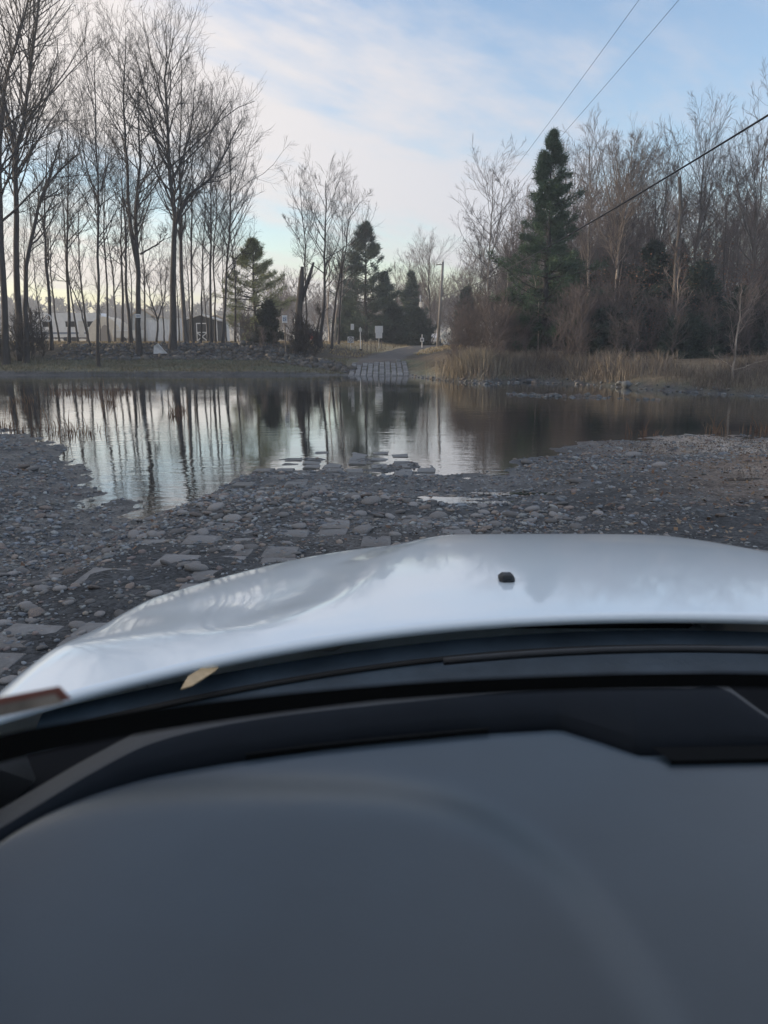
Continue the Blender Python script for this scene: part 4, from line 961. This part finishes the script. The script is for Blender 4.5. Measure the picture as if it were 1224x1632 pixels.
# ------------------------------------------------------------------ signs and posts
blackp = mat('black_print', (.02, .02, .022), .6)
bluep = mat('blue_print', (.05, .12, .25), .6)
wood = mat('grey_wood', (.26, .225, .185), .85, .25, 5, .4, 30, stretch=(1, 1, .2))
yel = mat('faded_sign', (.62, .64, .62), .6, .08, 3)
def sign_post(px, py_base, Y, h, label, name='road_sign', pm=galv, r=.035):
    b_ = base_at(px, Y, py_base); o = thing(name, b_, label, 'sign')
    MB().tube([(0, 0, -.1), (0, 0, h)], r, 8).obj('post', pm, o)
    return o
def panel(o, z, w, h, m_, dy=-.06, rot=0, name='panel', bm=galv):
    mb = MB(); cs, sn = math.cos(rot), math.sin(rot)
    mb.box((0, 0, 0), (w, .02, h), bev=.006)
    mb.v = [(a * cs - c * sn, b_ + dy, a * sn + c * cs + z) for a, b_, c in mb.v]
    return mb.obj(name, m_, o)
def strokes(par, segs, z, r, m_=blackp, dy=-.085, name='mark'):
    mb = MB()
    for sg in segs: mb.tube([(a, dy, z + c) for a, c in sg], r, 4)
    return mb.obj(name, m_, par)
def px_h(Y, b_, px, py): return float(at(px, py, Y)[2] - b_)
# double white sign
o = sign_post(604, 556, 70, 2.15, 'two pale rectangular signs stacked on one post by the road')
zb = o.location[2]
panel(o, px_h(70, zb, 604, 525), .70, .60, white, name='panel'); panel(o, px_h(70, zb, 604, 534.5), .58, .50, white, name='panel')
# ringed sign
o = sign_post(559, 557, 64, 1.05, 'square white sign with a black ring and letter on a low post', r=.025)
zb = o.location[2]; zz0 = px_h(64, zb, 559, 541.5)
pn = panel(o, zz0, .50, .50, white)
strokes(pn, [[(.19 * math.cos(t), .19 * math.sin(t)) for t in np.linspace(0, 6.283, 21)]], zz0, .022, name='ring')
strokes(pn, [[(-.05, -.12), (-.05, .12), (.03, .12), (.07, .08), (.07, .03), (.03, -.01), (-.05, -.01)], [(0, -.01), (.08, -.12)]], zz0, .018, name='letter')
# small sign on tall thin white post
o = sign_post(574.5, 558, 66, 2.0, 'small pale plate on a tall white post next to the wooden stakes', pm=white, r=.04)
zb = o.location[2]; panel(o, px_h(66, zb, 574, 526), .24, .26, yel)
MB().box((0, 0, .1), (.25, .25, .25), bev=.03).obj('foot', rubber, o)
# small white sign with dark symbol near the cedar
o = sign_post(672.5, 558, 70, 1.25, 'small white sign with a dark symbol on a white post before the cedar', pm=white, r=.04)
zb = o.location[2]; zz0 = px_h(70, zb, 672, 541.5); pn = panel(o, zz0, .34, .34, white)
strokes(pn, [[(-.07, -.05), (.07, -.05), (.07, .06), (-.07, .06), (-.07, -.05)], [(0, -.05), (0, .06)]], zz0, .025)
# diamond sign
o = sign_post(709, 552, 78, 1.5, 'pale diamond-shaped road sign on the verge beside the utility pole')
zb = o.location[2]; zz0 = px_h(78, zb, 709, 535.5); pn = panel(o, zz0, .64, .64, yel, rot=math.pi / 4)
strokes(pn, [[(-.05, -.16), (-.05, .02), (.08, .15)], [(-.14, .05), (.12, -.1)]], zz0, .02, name='symbol')
panel(o, zz0 - .62, .4, .3, yel, name='plate')
# square sign with blue mark near the juniper
o = sign_post(455, 552, 57, 2.3, 'small pale square sign with a blue mark before the juniper', pm=wood, r=.05)
zb = o.location[2]; zz0 = px_h(57, zb, 455, 508.5); pn = panel(o, zz0, .38, .52, white)
strokes(pn, [[(-.1, -.12), (.1, -.12), (.1, .13), (-.1, .13), (-.1, -.12)], [(-.1, .02), (.06, .02), (.06, -.06)]], zz0, .025, bluep)
# plate on the twin-stemmed tree, ring on another, paper on the trunk by the road
p = at(220, 503.5, 56.62)
mb = MB(); mb.box((0, 0, 0), (.36, .02, .26), bev=.006); mb.obj('notice_plate', white, loc=p, label='pale notice plate fixed to the twin-stemmed tree', cat='sign')
mb = MB()
for zz1 in (-.05, .03): mb.box((0, -.016, zz1), (.26, .008, .03))
mb.obj('print', bluep, bpy.data.objects['notice_plate'])
p = at(76, 507, 57.4)
mb = MB(); mb.tube([(.24 * math.cos(t), 0, .24 * math.sin(t)) for t in np.linspace(0, 6.283, 25)], .045, 7, cap=False)
mb.obj('ring_float', white, smooth=True, loc=p, label='white ring hanging on a bare trunk before the trailer', cat='ring')
p = at(561.5, 521, 67.5); MB().box((0, 0, 0), (.28, .02, .5), bev=.006).obj('paper_notice', white, loc=p, label='small white sheet hanging at the evergreen above the ringed sign', cat='notice')
G_ST = 'thin wooden stakes in the turn of the road'
st_me = None
stakes = [(578, 559, 64, 1.0), (585, 558, 65, .8), (591.5, 558, 66, 1.0), (599, 557, 68, .75), (567, 559, 63, .6), (552, 560, 62, .6), (608, 556, 70, .9)]
mb = MB(); mb.box((0, 0, .45), (.07, .07, 1.1), bev=.008); st_me = mb.mesh('wooden_stake')
for k_, (px, py, Y_, h) in enumerate(sorted(stakes)):
    q = link('wooden_stake', st_me, wood, loc=base_at(px, Y_, py), label='thin wooden stake at the road bend, %s counting from the bare trees' % ORD[k_], cat='stake', group=G_ST); q.scale[2] = h
MB().box((0, 0, .5), (.3, .3, 1.3), bev=.05).obj('post_stump', bark_dark, loc=base_at(506, 61, 560), label='short dark round stump post beside the dark bare tree', cat='post')

# ------------------------------------------------------------------ utility poles and wires
PY = 75.0
pb = base_at(697.5, PY, 553); pt = at(706, 417, PY)
o = thing('utility_pole', pb, 'leaning wooden utility pole carrying the wires beside the road', 'utility pole')
d = pt - pb
MB().tube([(0, 0, 0), d * .5, d], [.16, .14, .11], 10).obj('post', mat('pole_wood', (.24, .23, .22), .85, .25, 4, .4, 30, stretch=(1, 1, .2)), o, True)
arm = MB().tube([d * .965 + (-.62, 0, 0), d * .965 + (.1, 0, .02)], .045, 6).obj('cross_arm', wood, o)
for q in (-.6, -.25): MB().tube([d * .965 + (q, 0, .02), d * .965 + (q, 0, .2)], [.05, .03], 8).obj('insulator', galv, arm)
MB().tube([d, d + (0, 0, .18)], [.05, .03], 8).obj('insulator', galv, o)
o2 = thing('utility_pole', base_at(668, 112, 547), 'second pale utility pole farther along behind the cedar', 'utility pole')
MB().tube([(0, 0, 0), (.1, 0, 6.6)], [.15, .11], 8).obj('post', white, o2, True)
MB().tube([(.35, -.1, 5.0), (.35, -.1, 5.7)], .2, 10).obj('transformer', offw, o2)
blackw = mat('cable_black', (.015, .015, .016), .6)
def wire(name, A, B, sag, rad, label):
    A, B = np.array(A, float), np.array(B, float); t = np.concatenate([np.linspace(0, 1, 41)])
    mb = MB(); mb.tube([A * (1 - s) + B * s - np.array((0, 0, 4 * sag * s * (1 - s))) for s in t], rad, 6)
    return mb.obj(name, blackw, smooth=True, label=label, cat='cable')
pa = pb + d * .60
near_k = at(1224, 137, 16.0); A = pa; Bk = near_k + (near_k - pa) * .42
wire('overhead_cable', A, Bk + (0, 0, .35), .95, .021, 'thick black cable slanting down in front of the white pine')
for (px, py, Yn, top, lab) in ((1010, 0, 20.5, d * .965 + (-.6, 0, .2), 'upper of the two thin wires running to the pole top'), (1072, 0, 20.5, d + (0, 0, .18), 'lower of the two thin wires crossing the sky')):
    a_ = pb + top; n_ = at(px, py, Yn); wire('overhead_wire', a_, n_ + (n_ - a_) * .35 + (0, 0, .5), .7, .0055, lab)

# ------------------------------------------------------------------ the car we sit in
XC = .42
car = thing('car', (XC, 0, .55), 'white car whose hood and grey dashboard face the ford', 'car')
CO = np.array((XC, 0, .55))
def cpart(mb, name, m_, parent=car, smooth=True, fix=True, **kw):
    mb.v = [tuple(np.array(p) - CO) for p in mb.v]
    return mb.obj(name, m_, parent, smooth, fix, **kw)
paint = mat('white_car_paint', (.76, .86, .93), .32, .02, 2, coat=1.0, spec=.5)
plast = mat('black_plastic', (.022, .024, .027), .55, .15, 30, .15, 300)
vinyl = mat('dash_vinyl', (.030, .047, .064), .36, .2, 4, .14, 420, spec=.72)
trimp = mat('dash_trim', (.010, .014, .020), .75, .1, 20, .12, 420, spec=.12)
trimt = mat('dash_trim_top', (.040, .045, .052), .6, .1, 20, .1, 420, spec=.3)
def rear_y(x): return 1.065 - .32 * (x - XC) ** 2
def hood_z(x, y):
    dx = abs(x - XC); s = max(0., y - 1.05); q = dx / .86
    z = 1.689 - .028 * s - .085 * s * s
    z -= (.034 + .063 * min(1, s / .9)) * q ** 3.0
    cx = float(np.interp(y, (.8, 1.0, 1.08, 1.2, 1.35, 1.55, 1.75, 1.95, 2.2), (.80, .66, .58, .52, .475, .435, .365, .27, .2)))     # the raised middle panel
    ins = 1 - float(smooth(cx - .06, cx + .10, dx))
    z += .018 * (ins + (1 - ins) * float(1 - smooth(.95, 1.28, y))) * float(1 - smooth(1.85, 2.12, y))
    yn_ = 2.06 - .34 * q ** 3
    z -= 1.5 * max(0., y - yn_ + .22) ** 2.1
    z -= 2.4 * max(0., dx - .89) ** 1.5
    return z
mb = MB(); G = []
xs_ = np.concatenate([np.linspace(XC - .98, XC - .7, 18), np.linspace(XC - .69, XC + .69, 110), np.linspace(XC + .7, XC + .98, 18)])
for tv in np.linspace(0, 1, 70):
    row = []
    for x in xs_:
        y0 = rear_y(x); y = y0 + (2.34 - .30 * (abs(x - XC) / .9) ** 3 - y0) * tv; row.append((x, y, hood_z(x, y)))
    G.append(row)
mb.grid(G)
hood = cpart(mb, 'hood', paint, fix=False)
if hood.data.polygons[1000].normal.z < 0: hood.data.flip_normals()
hood.modifiers.new('thickness', 'SOLIDIFY').thickness = .012
hood.modifiers['thickness'].offset = -1
# fenders, bumper, front wheels and doors complete the front of the car
for sx, nm in ((-1, 'fender'), (1, 'fender')):
    G = []
    for y in np.linspace(.55, 2.0, 30):
        x0 = XC + sx * .975; yy = max(y, rear_y(x0) + .0); z0 = hood_z(x0, max(y, .82)) - .008 if y > .82 else 1.62 + (.82 - y) * .1
        arch = math.sqrt(max(0, .40 ** 2 - (y - 1.35) ** 2)) + .88 if abs(y - 1.35) < .40 else .80
        G.append([(x0 + sx * .02 * math.sin(math.pi * t), y, z0 * (1 - t) + arch * t) for t in np.linspace(0, 1, 8)])
    cpart(MB().grid(G), nm, paint, fix=False)
    w = MB(); w.tube([(XC + sx * .75, 1.35, .89), (XC + sx * .79, 1.35, .89), (XC + sx * .93, 1.35, .89), (XC + sx * .95, 1.35, .89)], [.31, .335, .335, .30], 24)
    wh = cpart(w, 'wheel', rubber)
    w = MB(); w.tube([(XC + sx * .91, 1.35, .89), (XC + sx * .957, 1.35, .89)], [.2, .21], 20); cpart(w, 'rim', galv, wh)
    dr = MB(); dr.box((XC + sx * .94, -.25, 1.16), (.07, 1.55, .85), bev=.03); cpart(dr, 'door', paint, smooth=False)
    pi_ = MB(); pi_.tube([(XC + sx * .80, .66, 1.68), (XC + sx * .70, .25, 1.98), (XC + sx * .62, .08, 2.21)], [.045, .042, .045], 8); cpart(pi_, 'pillar', plast)
    pi_ = MB(); pi_.tube([(XC + sx * .86, -1.0, 1.58), (XC + sx * .64, -1.0, 2.22)], .05, 8); cpart(pi_, 'pillar', paint)
G = [[(XC + q * .64, y, 2.235 + .045 * (1 - q * q) + .03 * math.sin(math.pi * min(1, max(0, (-y) / 2.2)))) for q in np.linspace(-1, 1, 15)] for y in np.linspace(.15, -2.2, 13)]
rf = cpart(MB().grid(G), 'roof', paint, fix=False); rf.modifiers.new('thickness', 'SOLIDIFY').thickness = .04
bm_ = MB(); bm_.box((XC, 2.12, 1.02), (1.66, .32, .52), bev=.1); cpart(bm_, 'bumper', paint)
bm_ = MB(); bm_.box((XC, 2.20, 1.22), (1.0, .2, .16), bev=.03); cpart(bm_, 'grille', plast)
for sx in (-1, 1):
    bm_ = MB(); bm_.box((XC + sx * .66, 2.10, 1.30), (.3, .2, .14), bev=.04); cpart(bm_, 'headlight', galv)
bm_ = MB(); bm_.box((XC, -.3, .80), (1.66, 2.9, .10), bev=.02); cpart(bm_, 'floor_pan', plast, smooth=False)
bm_ = MB(); bm_.box((XC, -2.2, 1.2), (1.7, .08, .9), bev=.02); cpart(bm_, 'tailgate', paint, smooth=False)
bm_ = MB(); bm_.box((XC, .60, 1.2), (1.6, .06, .75)); cpart(bm_, 'firewall', plast, smooth=False)
# washer nozzle on the hood
u, dy, dz = ray(807, 925); t = 1.5
for _ in range(60):
    f = CAM_Z + dz * t - hood_z(u * t, dy * t); t += f * 1.2
nz_p = np.array((u * t, dy * t, hood_z(u * t, dy * t)))
nb_ = MB(); nb_.box(nz_p + (0, 0, .004), (.026, .030, .016), bev=.005); nb_.box(nz_p + (0, -.012, .010), (.018, .012, .008), bev=.002)
cpart(nb_, 'washer_nozzle', plast, hood)
# cowl, wiper
G = [[(x, rear_y(x) + .03 - tq * .26, 1.672 - .02 * (abs(x - XC) / .86) ** 2 - .03 * math.sin(tq * math.pi) - .012 * tq) for x in np.linspace(XC - .84, XC + .84, 50)] for tq in np.linspace(0, 1, 12)]
cowl_mat = mat('cowl_plastic', (.045, .066, .088), .42, .3, 9, .25, 60, spec=.5)
cowl = cpart(MB().grid(G), 'cowl', cowl_mat, fix=False)
if cowl.data.polygons[10].normal.z < 0: cowl.data.flip_normals()
def glass_z(x, y): return 1.655 + (rear_y(x) - .11 - y) * .62
wz = 1.676
wp = MB(); wp.tube([(XC + q, rear_y(XC + q) - .068 - .004 * abs(q), wz + .004 + .002 * math.cos(q * 4)) for q in np.linspace(-.34, .52, 24)], .005, 6)
wiper = cpart(wp, 'wiper', plast)
wa = MB(); wa.tube([(XC + .62, rear_y(XC + .5) - .02, wz), (XC + .3, rear_y(XC + .3) - .045, wz + .006), (XC - .02, rear_y(XC) - .066, wz + .006)], [.008, .006, .004], 6); cpart(wa, 'wiper_arm', plast, wiper)
mb = MB(); mb.tube([(x, rear_y(x) - .008, 1.660 - .02 * (abs(x - XC) / .86) ** 2) for x in np.linspace(XC - .80, XC + .80, 60)], .004, 6); cpart(mb, 'hood_seal', rubber, cowl)
# windshield pane
pane = bpy.data.materials.new('windshield_glass'); pane.use_nodes = True
pn_, pl_ = pane.node_tree.nodes, pane.node_tree.links
pn_.remove(pn_['Principled BSDF']); tb = pn_.new('ShaderNodeBsdfTransparent'); tb.inputs['Color'].default_value = (.93, .955, .955, 1)
pl_.new(tb.outputs[0], pn_['Material Output'].inputs['Surface'])
G = []
for tq in np.linspace(0, 1, 16):
    row = []
    for q in np.linspace(-1, 1, 40):
        wq = .83 - .2 * tq; x = XC + q * wq; xb = XC + q * .83; y0 = rear_y(xb) - .10; y = y0 + (.13 - y0) * tq
        row.append((x, y, 1.66 + (2.20 + .03 * (1 - q * q) - 1.66) * tq))
    G.append(row)
wsh = cpart(MB().grid(G), 'windshield', pane, fix=False)
# black edge band, printed on the foot of the pane: follows the pane's lower rim
def on_glass(px, py):
    u, dy, dz = ray(px, py); t = .3
    for _ in range(400):
        if CAM_Z + dz * t <= 1.66 + (rear_y(u * t) - .10 - dy * t) * .55 / (rear_y(u * t) - .23): break
        t += .002
    return np.array((u * t, dy * t, CAM_Z + dz * t))
# dashboard
ZP = 1.80
def curve(pts, n):
    P = np.array(pts, float); d_ = np.r_[0, np.cumsum(np.linalg.norm(np.diff(P, axis=0), axis=1))]
    s = np.linspace(0, d_[-1], n)
    return np.stack([np.interp(s, d_, P[:, i]) for i in range(P.shape[1])], -1)
def spline(pts, n):
    P = np.array(pts, float); out = []
    Q = np.vstack([2 * P[0] - P[1], P, 2 * P[-1] - P[-2]])
    for i in range(len(P) - 1):
        p0, p1, p2, p3 = Q[i:i + 4]
        for t in np.linspace(0, 1, n, endpoint=False):
            out.append(.5 * (2 * p1 + (p2 - p0) * t + (2 * p0 - 5 * p1 + 4 * p2 - p3) * t * t + (3 * p1 - p0 - 3 * p2 + p3) * t ** 3))
    out.append(P[-1]); return np.array(out)
frit_px = spline([(-320, 1240), (0, 1156), (150, 1128), (300, 1106), (500, 1084), (700, 1068), (900, 1059), (1060, 1056), (1224, 1056), (1500, 1068)], 8)
up_ = [(on_glass(a, b_), on_glass(a, b_ + float(np.interp(a, (-300, 0, 250, 600, 1500), (60, 44, 36, 26, 24))))) for a, b_ in frit_px]
G = [[], []]
for p in up_:
    G[0].append(p[0] + (0, -.003, -.003)); G[1].append(p[1] + (0, -.003, -.003))
cpart(MB().grid(G), 'glass_border', mat('border_black', (.004, .005, .006), .9, spec=.1), wsh, fix=False)
seam_px = np.vstack([spline([(-260, 1520), (-120, 1428), (0, 1352), (100, 1287), (200, 1238), (300, 1210), (500, 1180), (700, 1158), (880, 1147)], 8), [(892, 1148), (950, 1166), (1012, 1187), (1120, 1186), (1224, 1184), (1420, 1186)]])
crest_px = np.vstack([spline([(-300, 1450), (-150, 1375), (0, 1290), (75, 1246), (150, 1203), (250, 1156), (400, 1124), (600, 1100), (850, 1079), (1000, 1076), (1105, 1077), (1150, 1088), (1224, 1140), (1280, 1166), (1440, 1172)], 8)])
seam = np.array([onz(a, b_, ZP) for a, b_ in seam_px])
px_s = np.unique(np.r_[np.linspace(-255, 1415, 140), 884, 892, 1012, 1105, 1150])
def yof(P, x): return np.interp(x, P[:, 0], P[:, 1])
mid_y = yof(crest_px, px_s) + np.interp(px_s, (-260, 0, 150, 400, 1100, 1165, 1300, 1415), (44, 30, 27, 24, 22, 6, 3, 3))
seamR = np.array([onz(a, b_, ZP) for a, b_ in zip(px_s, yof(seam_px, px_s))]); crestR = np.array([onz(a, b_, ZP + .004) for a, b_ in zip(px_s, yof(crest_px, px_s))])
midR = np.array([onz(a, b_, ZP + .008) for a, b_ in zip(px_s, mid_y)])
# trim band round the pad: top strip and inner face
G = [[], [], []]
for c, m_ in zip(crestR, midR):
    out = (c - m_) * np.array((1, 1, 0)); out /= (np.linalg.norm(out) + 1e-9)
    G[0].append(c + out * .012 + (0, 0, -.03)); G[1].append(c); G[2].append(m_)
dash = cpart(MB().grid(G), 'dashboard', trimt, fix=False)
G = [[], [], []]
for s_p, m_ in zip(seamR, midR):
    G[0].append(m_); G[1].append(s_p * .94 + m_ * .06 + (0, 0, .004)); G[2].append(s_p + (0, 0, -.012))
cpart(MB().grid(G), 'dash_trim', trimp, dash, fix=False)
# pad: big smooth surface with the raised hood over the instruments
def pad_z(x, y):
    q = (abs((x + .085) / .225) ** 3.2 + abs(max(0, y - .10) / .372) ** 3.2) ** (1 / 3.2)
    return ZP - .002 + .012 * float(1 - smooth(.90, 1.08, q)) - .10 * float(1 - smooth(-.15, .52, y)) ** 1.6 - .03 * float(smooth(.30, .8, x))
G = []
for tq in np.linspace(0, 1, 64):
    row = []
    for p in curve(seam + (0, 0, 0), 150):
        x0 = p[0]; y0 = p[1] - .0022; e = np.array((x0 * .55 + .03, -.12)); f = tq ** 1.0
        x = x0 * (1 - f) + (x0 * 1.0) * f; y = y0 * (1 - f) + (-.15) * f
        row.append((x, y, pad_z(x, y) - (.006 if tq == 0 else 0)))
    G.append(row)
padm = cpart(MB().grid(G), 'dash_pad', vinyl, dash, fix=False)
if padm.data.polygons[400].normal.z < 0: padm.data.flip_normals()
# base under the trim, up to the foot of the windshield
G = [[(x, rear_y(x) - .09 + (.06 - rear_y(x) + .09) * tq, 1.655 + .09 * min(1, tq * 2.0)) for x in np.linspace(XC - .92, XC + .92, 40)] for tq in np.linspace(0, 1, 14)]
ub = cpart(MB().grid(G), 'dash_base', mat('dash_base_black', (.007, .008, .010), .95, spec=.05), dash, fix=False)
if ub.data.polygons[10].normal.z < 0: ub.data.flip_normals()
# slots in the pad
def slot(pts_top, pts_bot, name, z=ZP + .0015):
    a = [onz(x, y, z) for x, y in pts_top]; b_ = [onz(x, y, z) for x, y in pts_bot]
    n_ = len(a); mb = MB(); mb.add(a + b_ + [p - (0, 0, .01) for p in a + b_], [(i, i + 1, n_ + i + 1, n_ + i) for i in range(n_ - 1)] + [(2 * n_ + n_ + i, 2 * n_ + n_ + i + 1, n_ + i + 1, n_ + i) for i in range(n_ - 1)])
    return cpart(mb, name, MATS['border_black'], dash, smooth=False, fix=False)
slot([(390, 1200), (500, 1185), (640, 1171), (782, 1158)], [(392, 1203), (502, 1189), (642, 1175), (778, 1162)], 'demister_slot')
slot([(1038, 1191), (1120, 1190), (1224, 1188), (1400, 1189)], [(1070, 1212), (1130, 1211), (1224, 1209), (1400, 1208)], 'air_vent')
# inspection sticker on the glass, golden glass reflection modelled as a tan sliver over the cowl
stk = [on_glass(a, b_) + (0, -.002, -.001) for a, b_ in ((-40, 1112), (98, 1086), (118, 1107), (-40, 1140))]
cpart(MB().grid([[stk[0], stk[1]], [stk[3], stk[2]]]), 'sticker', mat('sticker_red', (.24, .10, .085), .7, .15, 40), wsh, smooth=False, fix=False)
stk2 = [on_glass(a, b_) + (0, -.004, -.002) for a, b_ in ((-40, 1117), (93, 1091), (108, 1106), (-40, 1138))]
cpart(MB().grid([[stk2[0], stk2[1]], [stk2[3], stk2[2]]]), 'sticker_print', mat('sticker_grey', (.25, .23, .21), .7, .4, 60), bpy.data.objects['sticker'] if False else wsh, smooth=False, fix=False)
lf = [onz(a, b_, 1.682) + (0, 0, q) for a, b_, q in ((288, 1098, 0), (300, 1081, .003), (336, 1060, .004), (354, 1057, 0), (343, 1071, .002), (306, 1096, .003))]  # outline of the glint; its tan colour stands in for reflected light
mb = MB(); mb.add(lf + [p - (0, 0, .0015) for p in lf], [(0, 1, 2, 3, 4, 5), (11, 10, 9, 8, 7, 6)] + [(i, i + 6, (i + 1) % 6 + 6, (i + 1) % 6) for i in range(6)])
mb.obj('painted_glint', mat('glint_tan', (.48, .36, .21), .6, .2, 60), label='tan sliver standing in for a golden reflection in the windshield', cat='painted reflection')
# ------------------------------------------------------------------ haze
hz_m = bpy.data.materials.new('morning_haze'); hz_m.use_nodes = True
hn, hl = hz_m.node_tree.nodes, hz_m.node_tree.links
hn.remove(hn['Principled BSDF']); pv = hn.new('ShaderNodeVolumePrincipled')
pv.inputs['Color'].default_value = (.86, .92, 1.0, 1); pv.inputs['Density'].default_value = .0014; pv.inputs['Anisotropy'].default_value = .1
hl.new(pv.outputs[0], hn['Material Output'].inputs['Volume'])
MB().box((0, 300, 14), (1380, 900, 32)).obj('haze', hz_m, kind='stuff')
